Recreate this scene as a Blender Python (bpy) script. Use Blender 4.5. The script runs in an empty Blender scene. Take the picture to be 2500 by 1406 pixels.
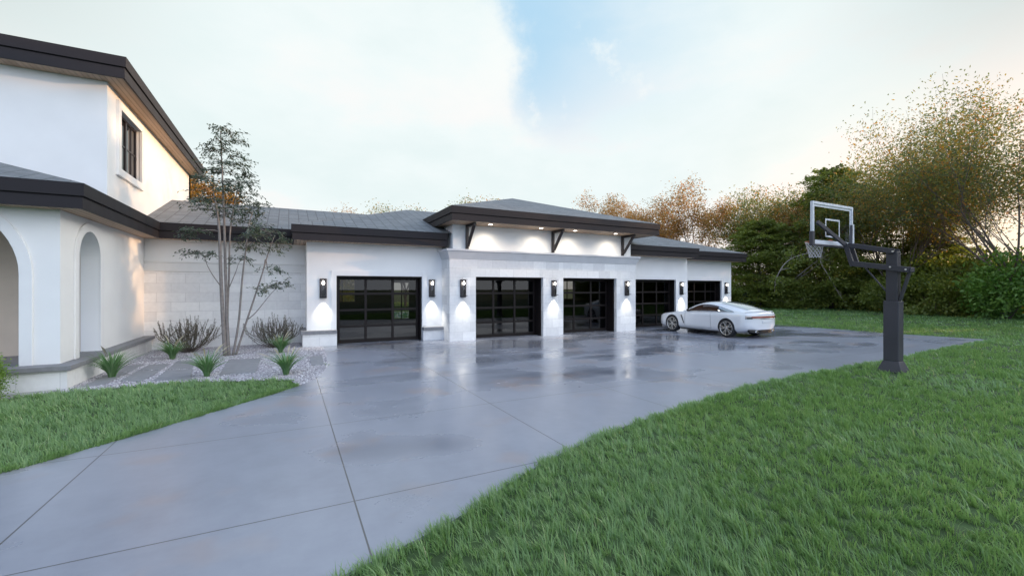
import bpy, bmesh, math, random
import numpy as np
from mathutils import Vector, Matrix
R = math.radians
rng = np.random.default_rng(7)
random.seed(7)
scn = bpy.context.scene
col = scn.collection

# ------------------------------------------------------------------ helpers
def cr(xs, ys, q):
    """smooth (Catmull-Rom) interpolation of ys over xs at q"""
    xs = np.asarray(xs, float); ys = np.asarray(ys, float); q = np.asarray(q, float)
    m = np.gradient(ys, xs)
    i = np.clip(np.searchsorted(xs, q) - 1, 0, len(xs) - 2)
    h = xs[i + 1] - xs[i]; t = np.clip((q - xs[i]) / h, 0, 1)
    return ((2*t**3 - 3*t**2 + 1)*ys[i] + (t**3 - 2*t**2 + t)*h*m[i] + (-2*t**3 + 3*t**2)*ys[i+1] + (t**3 - t**2)*h*m[i+1])

class MB:
    """collects shapes that become ONE mesh object"""
    def __init__(s): s.v = []; s.f = []; s.m = []; s.cur = 0; s.sm = []; s.smooth = False
    def add(s, vs, fs):
        o = len(s.v); s.v += [tuple(p) for p in vs]
        for f in fs:
            s.f.append([i + o for i in f]); s.m.append(s.cur); s.sm.append(s.smooth)
        return s
    def box(s, x0, x1, y0, y1, z0, z1):
        return s.add([(x0,y0,z0),(x1,y0,z0),(x1,y1,z0),(x0,y1,z0),(x0,y0,z1),(x1,y0,z1),(x1,y1,z1),(x0,y1,z1)],
            [(0,3,2,1),(4,5,6,7),(0,1,5,4),(1,2,6,5),(2,3,7,6),(3,0,4,7)])
    def bar(s, a, b, w, h, up=(0,0,1)):
        a = Vector(a); b = Vector(b); d = (b-a).normalized(); u = Vector(up)
        x = d.cross(u)
        if x.length < 1e-4: x = d.cross(Vector((0,1,0)))
        x.normalize(); y = x.cross(d)
        vs = []
        for p in (a, b):
            for sx, sy in ((-1,-1),(1,-1),(1,1),(-1,1)): vs.append(p + x*w/2*sx + y*h/2*sy)
        return s.add(vs, [(3,2,1,0),(4,5,6,7),(0,1,5,4),(1,2,6,5),(2,3,7,6),(3,0,4,7)])
    def prism(s, poly, z0, z1):
        n = len(poly)
        vs = [(p[0],p[1],z0) for p in poly] + [(p[0],p[1],z1) for p in poly]
        return s.add(vs, [list(range(n))[::-1], list(range(n, 2*n))] + [(i,(i+1)%n,n+(i+1)%n,n+i) for i in range(n)])
    def tube(s, pts, rad, n=6, cap=True):
        pts = [Vector(p) for p in pts]; k = len(pts)
        rs = rad if hasattr(rad, '__len__') else [rad]*k
        vs = []; prev = None
        for i, p in enumerate(pts):
            d = (pts[min(i+1,k-1)] - pts[max(i-1,0)])
            d = d.normalized() if d.length > 1e-9 else Vector((0,0,1))
            x = (prev - d*prev.dot(d)) if prev is not None else d.orthogonal()
            if x.length < 1e-6: x = d.orthogonal()
            x.normalize(); prev = x; y = d.cross(x)
            for j in range(n):
                a = 2*math.pi*j/n
                vs.append(p + x*rs[i]*math.cos(a) + y*rs[i]*math.sin(a))
        fs = [(i*n+j, i*n+(j+1)%n, (i+1)*n+(j+1)%n, (i+1)*n+j) for i in range(k-1) for j in range(n)]
        if cap: fs += [list(range(n))[::-1], list(range((k-1)*n, k*n))]
        return s.add(vs, fs)
    def lathe(s, prof, n=24, axis='z', c=(0,0,0), close=False):
        vs = []; k = len(prof)
        for r, h in prof:
            for j in range(n):
                a = 2*math.pi*j/n; p, q = r*math.cos(a), r*math.sin(a)
                vs.append({'z':(p,q,h),'x':(h,p,q),'y':(p,h,q)}[axis])
        vs = [(v[0]+c[0],v[1]+c[1],v[2]+c[2]) for v in vs]
        fs = [(i*n+j, i*n+(j+1)%n, (i+1)*n+(j+1)%n, (i+1)*n+j) for i in range(k-1) for j in range(n)]
        if close: fs += [((k-1)*n+j, (k-1)*n+(j+1)%n, (j+1)%n, j) for j in range(n)]
        return s.add(vs, fs)
    def sweep(s, path, prof, closed=False):
        """profile [(out, z)] swept along a plan path with mitred corners; out is to the right of travel"""
        n = len(path); P = [Vector((p[0],p[1])) for p in path]; rings = []
        for i in range(n):
            def nr(a, b):
                d = (b-a).normalized(); return Vector((d.y, -d.x))
            if closed: n1 = nr(P[i-1],P[i]); n2 = nr(P[i],P[(i+1)%n])
            else:
                n1 = nr(P[i-1],P[i]) if i > 0 else nr(P[0],P[1])
                n2 = nr(P[i],P[i+1]) if i < n-1 else n1
            m = (n1+n2); m = m/ max(1e-6, m.dot(n1))
            rings.append([(P[i].x+m.x*o, P[i].y+m.y*o, z) for o, z in prof])
        k = len(prof); vs = [v for r in rings for v in r]; fs = []
        for i in range(n if closed else n-1):
            j = (i+1) % n
            for a in range(k):
                b = (a+1) % k
                fs.append((i*k+a, j*k+a, j*k+b, i*k+b))
        if not closed: fs += [list(range(k)), list(range((n-1)*k, n*k))[::-1]]
        return s.add(vs, fs)
    def build(s, name, mat, parent=None, smooth=False, bevel=0, fixn=True, loc=None):
        me = bpy.data.meshes.new(name)
        me.from_pydata([tuple(v) for v in s.v], [], s.f)
        mats = mat if isinstance(mat, (list, tuple)) else [mat]
        for m in mats: me.materials.append(m)
        me.polygons.foreach_set('material_index', s.m)
        if fixn:
            bm = bmesh.new(); bm.from_mesh(me); bmesh.ops.recalc_face_normals(bm, faces=bm.faces); bm.to_mesh(me); bm.free()
        uv = me.uv_layers.new(name='UVMap'); Z = Vector((0,0,1))
        for p in me.polygons:
            nrm = p.normal
            if abs(nrm.z) > .985: u = Vector((1,0,0)); w = Vector((0,1,0))
            else: u = Z.cross(nrm).normalized(); w = nrm.cross(u)
            for li in p.loop_indices:
                co = me.vertices[me.loops[li].vertex_index].co
                uv.data[li].uv = (u.dot(co), w.dot(co))
            p.use_smooth = smooth or s.sm[p.index]
        o = bpy.data.objects.new(name, me); col.objects.link(o)
        if parent: o.parent = parent
        if loc: o.location = loc
        if bevel:
            b = o.modifiers.new('edge', 'BEVEL'); b.width = bevel; b.segments = 2; b.limit_method = 'ANGLE'; b.angle_limit = R(40)
        return o

def npmesh(name, v, quads, mat, parent=None, attr=None, tris=None, smooth=False):
    """fast mesh from numpy arrays"""
    me = bpy.data.meshes.new(name)
    nq = 0 if quads is None else len(quads); nt = 0 if tris is None else len(tris)
    me.vertices.add(len(v)); me.vertices.foreach_set('co', np.ascontiguousarray(v, np.float32).ravel())
    idx = np.concatenate([a.ravel() for a in (quads, tris) if a is not None]).astype(np.int32)
    me.loops.add(len(idx)); me.loops.foreach_set('vertex_index', idx)
    starts = np.concatenate([np.arange(nq)*4, nq*4 + np.arange(nt)*3]).astype(np.int32)
    me.polygons.add(nq+nt); me.polygons.foreach_set('loop_start', starts)
    if smooth: me.polygons.foreach_set('use_smooth', np.ones(nq+nt, bool))
    if attr is not None:
        a = me.attributes.new('tone', 'FLOAT', 'POINT'); a.data.foreach_set('value', attr.astype(np.float32))
    me.materials.append(mat); me.update(calc_edges=True)
    o = bpy.data.objects.new(name, me); col.objects.link(o)
    if parent: o.parent = parent
    return o

def tag(o, label=None, cat=None, group=None, kind=None):
    if label: o['label'] = label
    if cat: o['category'] = cat
    if group: o['group'] = group
    if kind: o['kind'] = kind
    return o
def empty(name, loc=(0,0,0), rz=0, label=None, cat=None, group=None):
    o = bpy.data.objects.new(name, None); col.objects.link(o); o.location = loc; o.rotation_euler = (0,0,rz)
    o.empty_display_size = .2
    return tag(o, label, cat, group)
def copy_tree(o, parent=None):
    c = o.copy(); col.objects.link(c)
    if parent: c.parent = parent
    for ch in list(o.children): copy_tree(ch, c)
    return c

# ------------------------------------------------------------------ materials
def newmat(name):
    m = bpy.data.materials.new(name); m.use_nodes = True; nt = m.node_tree; nt.nodes.clear()
    out = nt.nodes.new('ShaderNodeOutputMaterial')
    return m, nt, out
def N(nt, t, **kw):
    n = nt.nodes.new('ShaderNode'+t)
    for k, v in kw.items():
        if k in n.inputs: n.inputs[k].default_value = v
        else: setattr(n, k, v)
    return n
def ramp(nt, src, stops, interp='LINEAR'):
    r = nt.nodes.new('ShaderNodeValToRGB'); e = r.color_ramp.elements; r.color_ramp.interpolation = interp
    while len(e) < len(stops): e.new(.5)
    for i, (p, c) in enumerate(stops):
        e[i].position = p; e[i].color = (c, c, c, 1) if not hasattr(c, '__len__') else (*c, 1)
    nt.links.new(src, r.inputs[0]); return r
def math_(nt, op, a, b=None, c=None, clamp=False):
    n = nt.nodes.new('ShaderNodeMath'); n.operation = op; n.use_clamp = clamp
    for i, x in enumerate((a, b, c)):
        if x is None: continue
        if hasattr(x, 'links'): nt.links.new(x, n.inputs[i])
        else: n.inputs[i].default_value = x
    return n.outputs[0]
def mixc(nt, f, a, b, mode='MIX'):
    n = nt.nodes.new('ShaderNodeMix'); n.data_type = 'RGBA'; n.blend_type = mode
    for i, x in ((0, f), (6, a), (7, b)):
        if hasattr(x, 'links'): nt.links.new(x, n.inputs[i])
        else: n.inputs[i].default_value = x if i == 0 else (*x[:3], 1)
    return n.outputs[2]
def plain(name, c, rough=.5, metal=0, var=.06, scale=3., bump=0, bscale=60., spec=.5, coat=0):
    m, nt, out = newmat(name); L = nt.links
    b = N(nt, 'BsdfPrincipled', Roughness=rough, Metallic=metal); b.inputs['Specular IOR Level'].default_value = spec
    if coat: b.inputs['Coat Weight'].default_value = coat; b.inputs['Coat Roughness'].default_value = .03
    tc = N(nt, 'TexCoord'); no = N(nt, 'TexNoise', Scale=scale, Detail=5.0)
    L.new(tc.outputs['Object'], no.inputs['Vector'])
    cc = ramp(nt, no.outputs['Fac'], [(.3, [x*(1-var) for x in c]), (.7, [min(1,x*(1+var)) for x in c])])
    L.new(cc.outputs[0], b.inputs['Base Color'])
    rr = ramp(nt, no.outputs['Fac'], [(.3, max(0,rough-.05)), (.7, min(1,rough+.05))]); L.new(rr.outputs[0], b.inputs['Roughness'])
    if bump:
        n2 = N(nt, 'TexNoise', Scale=bscale, Detail=4.0); L.new(tc.outputs['Object'], n2.inputs['Vector'])
        bp = N(nt, 'Bump', Strength=bump, Distance=.01); L.new(n2.outputs['Fac'], bp.inputs['Height']); L.new(bp.outputs[0], b.inputs['Normal'])
    L.new(b.outputs[0], out.inputs[0]); return m
def emit(name, c, s):
    m, nt, out = newmat(name); e = N(nt, 'Emission', Strength=s); e.inputs[0].default_value = (*c, 1)
    nt.links.new(e.outputs[0], out.inputs[0]); return m
def glass(name, tint, see, rough=.01, f0=.05):
    """window glass: a tinted see-through sheet with a Fresnel reflection"""
    m, nt, out = newmat(name); L = nt.links
    t = N(nt, 'BsdfTransparent'); t.inputs[0].default_value = (*[x*see for x in tint], 1)
    g = N(nt, 'BsdfGlossy', Roughness=rough)
    lw = N(nt, 'LayerWeight', Blend=.5)
    fr = math_(nt, 'MULTIPLY_ADD', math_(nt, 'POWER', lw.outputs['Facing'], 5.0), 1-f0, f0)
    mx = N(nt, 'MixShader'); L.new(fr, mx.inputs[0]); L.new(t.outputs[0], mx.inputs[1]); L.new(g.outputs[0], mx.inputs[2])
    L.new(mx.outputs[0], out.inputs[0]); return m
def brick(name, c1, c2, mortar, bw, bh, ms, rough=.8, bump=.35, offset=.5, noise=.05):
    m, nt, out = newmat(name); L = nt.links
    uv = N(nt, 'UVMap'); bt = N(nt, 'TexBrick'); bt.offset = offset
    bt.inputs['Scale'].default_value = 1; bt.inputs['Brick Width'].default_value = bw; bt.inputs['Row Height'].default_value = bh
    bt.inputs['Mortar Size'].default_value = ms; bt.inputs['Mortar Smooth'].default_value = .2; bt.inputs['Bias'].default_value = 0
    for k, c in (('Color1', c1), ('Color2', c2), ('Mortar', mortar)): bt.inputs[k].default_value = (*c, 1)
    L.new(uv.outputs[0], bt.inputs['Vector'])
    tc = N(nt, 'TexCoord'); no = N(nt, 'TexNoise', Scale=9., Detail=8.0); L.new(tc.outputs['Object'], no.inputs['Vector'])
    rv = ramp(nt, no.outputs['Fac'], [(.25, 1-noise*2), (.75, 1+noise)])
    b = N(nt, 'BsdfPrincipled', Roughness=rough)
    L.new(mixc(nt, 1., bt.outputs['Color'], rv.outputs[0], 'MULTIPLY'), b.inputs['Base Color'])
    h = math_(nt, 'SUBTRACT', math_(nt, 'MULTIPLY', no.outputs['Fac'], .4), bt.outputs['Fac'])
    bp = N(nt, 'Bump', Strength=bump, Distance=.012); L.new(h, bp.inputs['Height']); L.new(bp.outputs[0], b.inputs['Normal'])
    L.new(b.outputs[0], out.inputs[0]); return m
def leafmat(name, stops, trans=.4, gloss=.04, rough=.5):
    m, nt, out = newmat(name); L = nt.links
    at = N(nt, 'Attribute', attribute_name='tone'); cc = ramp(nt, at.outputs['Fac'], stops)
    d = N(nt, 'BsdfDiffuse'); t = N(nt, 'BsdfTranslucent'); g = N(nt, 'BsdfGlossy', Roughness=rough)
    L.new(cc.outputs[0], d.inputs[0])
    L.new(mixc(nt, 1., cc.outputs[0], (1.0, 1.0, .6), 'MULTIPLY'), t.inputs[0])
    m1 = N(nt, 'MixShader', Fac=trans); L.new(d.outputs[0], m1.inputs[1]); L.new(t.outputs[0], m1.inputs[2])
    m2 = N(nt, 'MixShader', Fac=gloss); L.new(m1.outputs[0], m2.inputs[1]); L.new(g.outputs[0], m2.inputs[2])
    L.new(m2.outputs[0], out.inputs[0]); return m

M = {}
M['stucco'] = plain('white_stucco', (.83,.83,.825), .85, var=.03, scale=1.2, bump=.22, bscale=90)
M['trim'] = plain('white_trim', (.80,.80,.80), .6, var=.02)
M['stone'] = brick('white_stone_blocks', (.90,.90,.89), (.77,.77,.77), (.64,.64,.64), .74, .30, .006, noise=.035)
M['stone2'] = brick('white_stone_facing', (.84,.84,.83), (.68,.68,.68), (.60,.60,.60), .60, .335, .005, noise=.035)
M['cap'] = plain('grey_stone_cap', (.23,.23,.24), .8, var=.12, scale=8, bump=.15)
M['belt'] = plain('cast_stone_belt', (.74,.74,.73), .8, var=.04, bump=.1)
M['cornice'] = plain('cast_stone_cornice', (.56,.57,.59), .75, var=.04, bump=.1)
M['fascia'] = plain('dark_bronze_fascia', (.022,.019,.0215), .6, var=.12, scale=2, spec=.25)
M['black'] = plain('black_bronze_metal', (.020,.015,.016), .38, var=.15)
M['frame'] = plain('dark_door_frame', (.011,.0075,.007), .5, var=.2, spec=.25)
M['lampmetal'] = plain('lamp_black_metal', (.022,.020,.024), .4)
M['porch'] = plain('beige_porch_stucco', (.66,.57,.48), .9, var=.04)
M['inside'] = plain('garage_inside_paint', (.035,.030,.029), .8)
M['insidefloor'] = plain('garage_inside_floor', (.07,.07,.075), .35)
M['pane'] = glass('tinted_door_glass', (.82,.76,.72), .27, f0=.04)
M['panelo'] = glass('obscure_door_glass', (.5,.45,.47), .10, rough=.04, f0=.07)
M['clearglass'] = glass('clear_glass', (1,1,1), .97, f0=.03)
M['winpane'] = glass('upper_window_glass', (.8,.85,.9), .35, f0=.13)
M['bulb'] = emit('lamp_bulb_glow', (1.,.93,.82), 30)
M['disc'] = emit('downlight_glow', (1.,.92,.8), 14)
M['bark'] = plain('grey_brown_bark', (.16,.125,.11), .9, var=.25, scale=14, bump=.4, bscale=30)
M['bark2'] = plain('smooth_young_bark', (.225,.20,.185), .8, var=.2, scale=12, bump=.25, bscale=40)
M['palebark'] = plain('pale_dead_bark', (.36,.31,.28), .85, var=.25, scale=10, bump=.3)
M['twig'] = plain('woody_shrub_stem', (.12,.10,.085), .9, var=.25, scale=20)
def shingles():
    m = brick('grey_shingles', (.215,.228,.236), (.15,.16,.168), (.085,.09,.095), .34, .17, .014, rough=.72, bump=.7, offset=0, noise=.08)
    return m
M['roof'] = shingles()
def soffit():
    m, nt, out = newmat('wood_soffit_boards'); L = nt.links
    tc = N(nt, 'TexCoord'); sp = N(nt, 'SeparateXYZ'); L.new(tc.outputs['Object'], sp.inputs[0])
    q = math_(nt, 'MULTIPLY', sp.outputs['X'], 1/.11); fr = math_(nt, 'FRACT', q); fl = math_(nt, 'FLOOR', q)
    wn = N(nt, 'TexWhiteNoise', noise_dimensions='1D'); L.new(fl, wn.inputs['W'])
    mp = N(nt, 'Mapping'); mp.inputs['Scale'].default_value = (18,1.2,1); L.new(tc.outputs['Object'], mp.inputs[0])
    no = N(nt, 'TexNoise', Scale=3., Detail=6.0); L.new(mp.outputs[0], no.inputs['Vector'])
    a = math_(nt, 'ADD', math_(nt, 'MULTIPLY', wn.outputs[0], .5), math_(nt, 'MULTIPLY', no.outputs['Fac'], .5))
    cc = ramp(nt, a, [(.2, (.36,.25,.17)), (.8, (.50,.36,.255))])
    gap = math_(nt, 'LESS_THAN', fr, .10)
    b = N(nt, 'BsdfPrincipled', Roughness=.6)
    L.new(mixc(nt, gap, cc.outputs[0], (.10,.07,.05)), b.inputs['Base Color'])
    bp = N(nt, 'Bump', Strength=.5, Distance=.01); bp.invert = True; L.new(gap, bp.inputs['Height']); L.new(bp.outputs[0], b.inputs['Normal'])
    L.new(b.outputs[0], out.inputs[0]); return m
M['soffit'] = soffit()
def concrete():
    m, nt, out = newmat('damp_sealed_concrete'); L = nt.links
    tc = N(nt, 'TexCoord'); sp = N(nt, 'SeparateXYZ'); L.new(tc.outputs['Object'], sp.inputs[0])
    def joint(src, o, w):
        f = math_(nt, 'FRACT', math_(nt, 'DIVIDE', math_(nt, 'SUBTRACT', src, o), 2.49))
        d = math_(nt, 'MINIMUM', f, math_(nt, 'SUBTRACT', 1.0, f))
        return math_(nt, 'LESS_THAN', d, w/2.49)
    j = math_(nt, 'MAXIMUM', joint(sp.outputs['X'], .535, .007), joint(sp.outputs['Y'], 4.185, .007))
    n1 = N(nt, 'TexNoise', Scale=.45, Detail=6.0, Roughness=.6); L.new(tc.outputs['Object'], n1.inputs['Vector'])
    n2 = N(nt, 'TexNoise', Scale=3.5, Detail=8.0, Roughness=.65); L.new(tc.outputs['Object'], n2.inputs['Vector'])
    n3 = N(nt, 'TexNoise', Scale=70., Detail=3.0); L.new(tc.outputs['Object'], n3.inputs['Vector'])
    a = math_(nt, 'ADD', math_(nt, 'MULTIPLY', n1.outputs['Fac'], .6), math_(nt, 'MULTIPLY', n2.outputs['Fac'], .4))
    base = ramp(nt, a, [(.32, (.235,.250,.295)), (.5, (.275,.292,.345)), (.68, (.315,.333,.385))])
    # rusty stains with a shape of their own
    n4 = N(nt, 'TexNoise', Scale=.8, Detail=3.0); mp = N(nt, 'Mapping'); mp.inputs['Location'].default_value = (4.1, 7.7, 0); L.new(tc.outputs['Object'], mp.inputs[0]); L.new(mp.outputs[0], n4.inputs['Vector'])
    st = ramp(nt, n4.outputs['Fac'], [(.57, 0.), (.72, .5)])
    c = mixc(nt, st.outputs[0], base.outputs[0], (.36,.25,.20))
    # damp patches: smoother film of water, slightly darker concrete
    mp2 = N(nt, 'Mapping'); mp2.inputs['Scale'].default_value = (.55, .9, 1); mp2.inputs['Location'].default_value = (1.7, .3, 0); L.new(tc.outputs['Object'], mp2.inputs[0])
    n5 = N(nt, 'TexNoise', Scale=.62, Detail=2.5, Roughness=.5, Distortion=.25); L.new(mp2.outputs[0], n5.inputs['Vector'])
    far = N(nt, 'MapRange'); far.inputs[1].default_value = 5.; far.inputs[2].default_value = 11.; far.inputs[3].default_value = -.16; far.inputs[4].default_value = .03; L.new(sp.outputs['Y'], far.inputs[0])
    wet = ramp(nt, math_(nt, 'ADD', math_(nt, 'ADD', n5.outputs['Fac'], math_(nt, 'MULTIPLY', math_(nt, 'SUBTRACT', n2.outputs['Fac'], .5), .12)), far.outputs[0]), [(.45, 0.), (.64, 1.)])
    c = mixc(nt, math_(nt, 'MULTIPLY', wet.outputs[0], .55), c, (.12,.126,.145))
    c = mixc(nt, j, c, (.10,.10,.105))
    b = N(nt, 'BsdfPrincipled'); L.new(c, b.inputs['Base Color'])
    rr = N(nt, 'MapRange'); rr.inputs[3].default_value = .29; rr.inputs[4].default_value = .075; L.new(wet.outputs[0], rr.inputs[0])
    L.new(math_(nt, 'ADD', rr.outputs[0], math_(nt, 'MULTIPLY', math_(nt, 'SUBTRACT', n1.outputs['Fac'], .5), .10)), b.inputs['Roughness'])
    hh = math_(nt, 'ADD', math_(nt, 'MULTIPLY', n3.outputs['Fac'], .025), math_(nt, 'ADD', math_(nt, 'MULTIPLY', n2.outputs['Fac'], .05), math_(nt, 'MULTIPLY', j, -1.)))
    bp = N(nt, 'Bump', Strength=.35, Distance=.012); L.new(hh, bp.inputs['Height']); L.new(bp.outputs[0], b.inputs['Normal'])
    L.new(b.outputs[0], out.inputs[0]); return m
M['concrete'] = concrete()
M['soil'] = plain('lawn_soil', (.055,.095,.030), .95, var=.35, scale=5, bump=.3)
M['gravelbase'] = plain('gravel_bed', (.38,.36,.385), .95, var=.35, scale=40, bump=.8, bscale=45)
M['slab'] = plain('grey_paving_slab', (.275,.275,.285), .75, var=.12, scale=6, bump=.12)
M['pool'] = plain('pool_water', (.10,.42,.62), .05)
M['grass'] = leafmat('lawn_grass_blades', [(0,(.14,.27,.095)),(.45,(.255,.42,.165)),(.8,(.37,.53,.24)),(1,(.52,.53,.32))], trans=.45, gloss=.05, rough=.45)
M['strap'] = leafmat('strap_leaf', [(0,(.075,.19,.06)),(.6,(.15,.32,.115)),(1,(.28,.42,.23))], trans=.35, gloss=.07)
M['plume'] = leafmat('seed_plume', [(0,(.40,.36,.27)),(1,(.62,.56,.42))], trans=.3, gloss=.0)
M['yardleaf'] = leafmat('dark_compound_leaf', [(0,(.050,.085,.055)),(.6,(.090,.130,.085)),(1,(.17,.18,.085))], trans=.3, gloss=.07, rough=.4)
M['shrubleaf'] = leafmat('tiny_shrub_leaf', [(0,(.085,.085,.055)),(1,(.19,.175,.125))], trans=.2)
M['bushleaf'] = leafmat('fresh_bush_leaf', [(0,(.09,.21,.03)),(1,(.30,.45,.10))], trans=.4)
M['green'] = leafmat('dark_green_leaf', [(0,(.12,.165,.030)),(.5,(.24,.295,.058)),(.85,(.38,.39,.085)),(1,(.50,.34,.07))], trans=.5)
M['olive'] = leafmat('olive_leaf', [(0,(.095,.145,.065)),(.40,(.20,.255,.095)),(.62,(.37,.33,.09)),(.82,(.56,.31,.06)),(1,(.62,.25,.05))], trans=.52)
M['autumn'] = leafmat('autumn_leaf', [(0,(.18,.15,.06)),(.4,(.40,.25,.09)),(.75,(.58,.30,.09)),(1,(.64,.25,.11))], trans=.52)
M['gold'] = leafmat('golden_leaf', [(0,(.22,.12,.020)),(.5,(.42,.21,.030)),(1,(.52,.30,.05))], trans=.5)
M['spruce'] = leafmat('blue_needles', [(0,(.06,.085,.09)),(1,(.13,.17,.18))], trans=.15)
M['pebble'] = leafmat('pale_pebbles', [(0,(.28,.26,.285)),(.5,(.48,.455,.49)),(1,(.82,.81,.83))], trans=0, gloss=.02)
# ------------------------------------------------------------------ the house
house = empty('house', (4,18,0), label='white stucco house with dark fascias, arched porch and a five-door stone garage wing', cat='house')
HOFF = Vector((4,18,0))
def hp(mb, name, mat, parent=None, **kw):
    """a house part: built in world coordinates, parented to the house"""
    o = mb.build(name, mat, None, **kw)
    o.parent = parent or house
    o.matrix_parent_inverse = Matrix.Translation(-HOFF)
    return o

def holed_wall(mb, axis, s0, s1, z0, z1, pos, th, holes):
    """wall in the plane axis=pos, body extends by th (signed) away from the viewer; holes (s0,s1,z0,z1)"""
    ss = sorted({s0, s1, *[h[0] for h in holes], *[h[1] for h in holes]})
    zs = sorted({z0, z1, *[h[2] for h in holes], *[h[3] for h in holes]})
    def P(s, d, z): return (s, pos+d, z) if axis == 'y' else (pos+d, s, z)
    def inhole(a, b): return any(h[0]-1e-6 <= a <= h[1]+1e-6 and h[2]-1e-6 <= b <= h[3]+1e-6 for h in holes)
    def quad(a, b, c, d): mb.add([a,b,c,d], [(0,1,2,3)])
    cells = {}
    for i in range(len(ss)-1):
        for k in range(len(zs)-1):
            cells[i,k] = not inhole((ss[i]+ss[i+1])/2, (zs[k]+zs[k+1])/2)
    for (i,k), full in cells.items():
        if not full: continue
        a, b, c, d = ss[i], ss[i+1], zs[k], zs[k+1]
        quad(P(a,0,c),P(b,0,c),P(b,0,d),P(a,0,d)); quad(P(a,th,c),P(a,th,d),P(b,th,d),P(b,th,c))
        if not cells.get((i-1,k)): quad(P(a,0,c),P(a,0,d),P(a,th,d),P(a,th,c))
        if not cells.get((i+1,k)): quad(P(b,0,c),P(b,th,c),P(b,th,d),P(b,0,d))
        if not cells.get((i,k-1)): quad(P(a,0,c),P(a,th,c),P(b,th,c),P(b,0,c))
        if not cells.get((i,k+1)): quad(P(a,0,d),P(b,0,d),P(b,th,d),P(a,th,d))
    # weld
    return mb
def weld(o, d=1e-4):
    bm = bmesh.new(); bm.from_mesh(o.data); bmesh.ops.remove_doubles(bm, verts=bm.verts, dist=d); bmesh.ops.recalc_face_normals(bm, faces=bm.faces); bm.to_mesh(o.data); bm.free(); return o
def arch_wall(mb, axis, s0, s1, z0, z1, pos, th, c, r, spring, n=24):
    """wall with one round-arched opening that starts at z0"""
    def P(s, d, z): return (s, pos+d, z) if axis == 'y' else (pos+d, s, z)
    arc = [(c+r, z0), (c+r, spring)] + [(c+r*math.cos(math.pi*i/n), spring+r*math.sin(math.pi*i/n)) for i in range(1, n)] + [(c-r, spring), (c-r, z0)]
    for d in (0, th):
        def q(a, b, e, f): mb.add([P(a[0],d,a[1]),P(b[0],d,b[1]),P(e[0],d,e[1]),P(f[0],d,f[1])], [(0,1,2,3)])
        q((s0,z0),(c-r,z0),(c-r,spring),(s0,spring)); q((c+r,z0),(s1,z0),(s1,spring),(c+r,spring))
        q((s0,spring),(c-r,spring),(c-r,z1),(s0,z1)); q((c+r,spring),(s1,spring),(s1,z1),(c+r,z1))
        for i in range(1, len(arc)-2):
            a, b = arc[i], arc[i+1]; q(a, b, (b[0],z1), (a[0],z1))
    for i in range(len(arc)-1):
        a, b = arc[i], arc[i+1]; mb.add([P(a[0],0,a[1]),P(b[0],0,b[1]),P(b[0],th,b[1]),P(a[0],th,a[1])], [(0,1,2,3)])
    for a, b in (((s0,z0),(s0,z1)),((s1,z0),(s1,z1)),((s0,z1),(s1,z1))):
        mb.add([P(a[0],0,a[1]),P(b[0],0,b[1]),P(b[0],th,b[1]),P(a[0],th,a[1])], [(0,1,2,3)])
    return mb
def arch_trim(mb, axis, z0, pos, d0, d1, c, r, w, spring, n=28):
    def P(s, d, z): return (s, pos+d, z) if axis == 'y' else (pos+d, s, z)
    def arc(rr): return [(c+rr, z0), (c+rr, spring)] + [(c+rr*math.cos(math.pi*i/n), spring+rr*math.sin(math.pi*i/n)) for i in range(1, n)] + [(c-rr, spring), (c-rr, z0)]
    A, B = arc(r), arc(r+w); k = len(A)
    vs = [P(a[0],d,a[1]) for d in (d0, d1) for a in A] + [P(b[0],d,b[1]) for d in (d0, d1) for b in B]
    fs = []
    for i in range(k-1):
        a0, a1, b0, b1 = i, k+i, 2*k+i, 3*k+i
        fs += [(a1,a1+1,b1+1,b1), (a0,b0,b0+1,a0+1), (a0,a0+1,a1+1,a1), (b0,b1,b1+1,b0+1)]
    for i in (0, k-1): fs.append((i, k+i, 3*k+i, 2*k+i))
    return mb.add(vs, fs)

SOF = 3.485
# ---- left wing, lower storey with arched porch
SA = (13.03, .59, 2.62)           # side arch: centre y, radius, spring
FA = (-6.02, 1.45, 2.22)          # front arch
w = weld(hp(arch_wall(MB(), 'x', 11.65, 17.2, .46, SOF, -4.0, -.33, *SA), 'porch_wall', M['stucco']))
w = weld(hp(arch_wall(MB(), 'y', -13., -4.33, .46, SOF, 11.65, .33, *FA), 'porch_wall', M['stucco']))
hp(MB().box(-4.33, -4.0003, 11.6503, 11.98, .46, SOF), 'corner_pier', M['stucco'])
hp(arch_trim(MB(), 'x', .46, -4.0, .0006, .035, SA[0], SA[1], .20, SA[2]), 'arch_trim', M['trim'], bevel=.008)
hp(arch_trim(MB(), 'y', .46, 11.65, -.0006, -.035, FA[0], FA[1], .19, FA[2]), 'arch_trim', M['trim'], bevel=.008)
hp(MB().box(-13, -4.34, 14.0, 14.2, .40, SOF).box(-13., -12.8, 11.98, 14.0, .40, SOF).box(-6.6,-4.34,17.0,17.2,.4,SOF).box(-6.8,-6.6,14.2,17.2,.4,SOF), 'porch_back_wall', M['porch'])
hp(MB().box(-13, -4.0, 11.66, 17.19, .36, .40), 'porch_floor', M['cap'])
# plinth and its cap
b = MB(); b.box(-13, -3.80, 11.35, 11.75, -.1, .37); b.box(-4.1, -3.80, 11.75, 17.2, -.1, .37)
hp(b, 'plinth', M['stone2'])
for x0, x1 in ((-13,-9.6),(-9.59,-6.5),(-6.49,-5.02),(-5.01,-3.72)):
    hp(MB().box(x0, x1, 11.27, 11.99, .372, .462), 'plinth_cap', M['cap'], bevel=.006)
for y0, y1 in ((11.995,13.4),(13.41,14.9),(14.91,17.19)):
    hp(MB().box(-4.34, -3.72, y0, y1, .372, .462), 'plinth_cap', M['cap'], bevel=.006)
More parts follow.
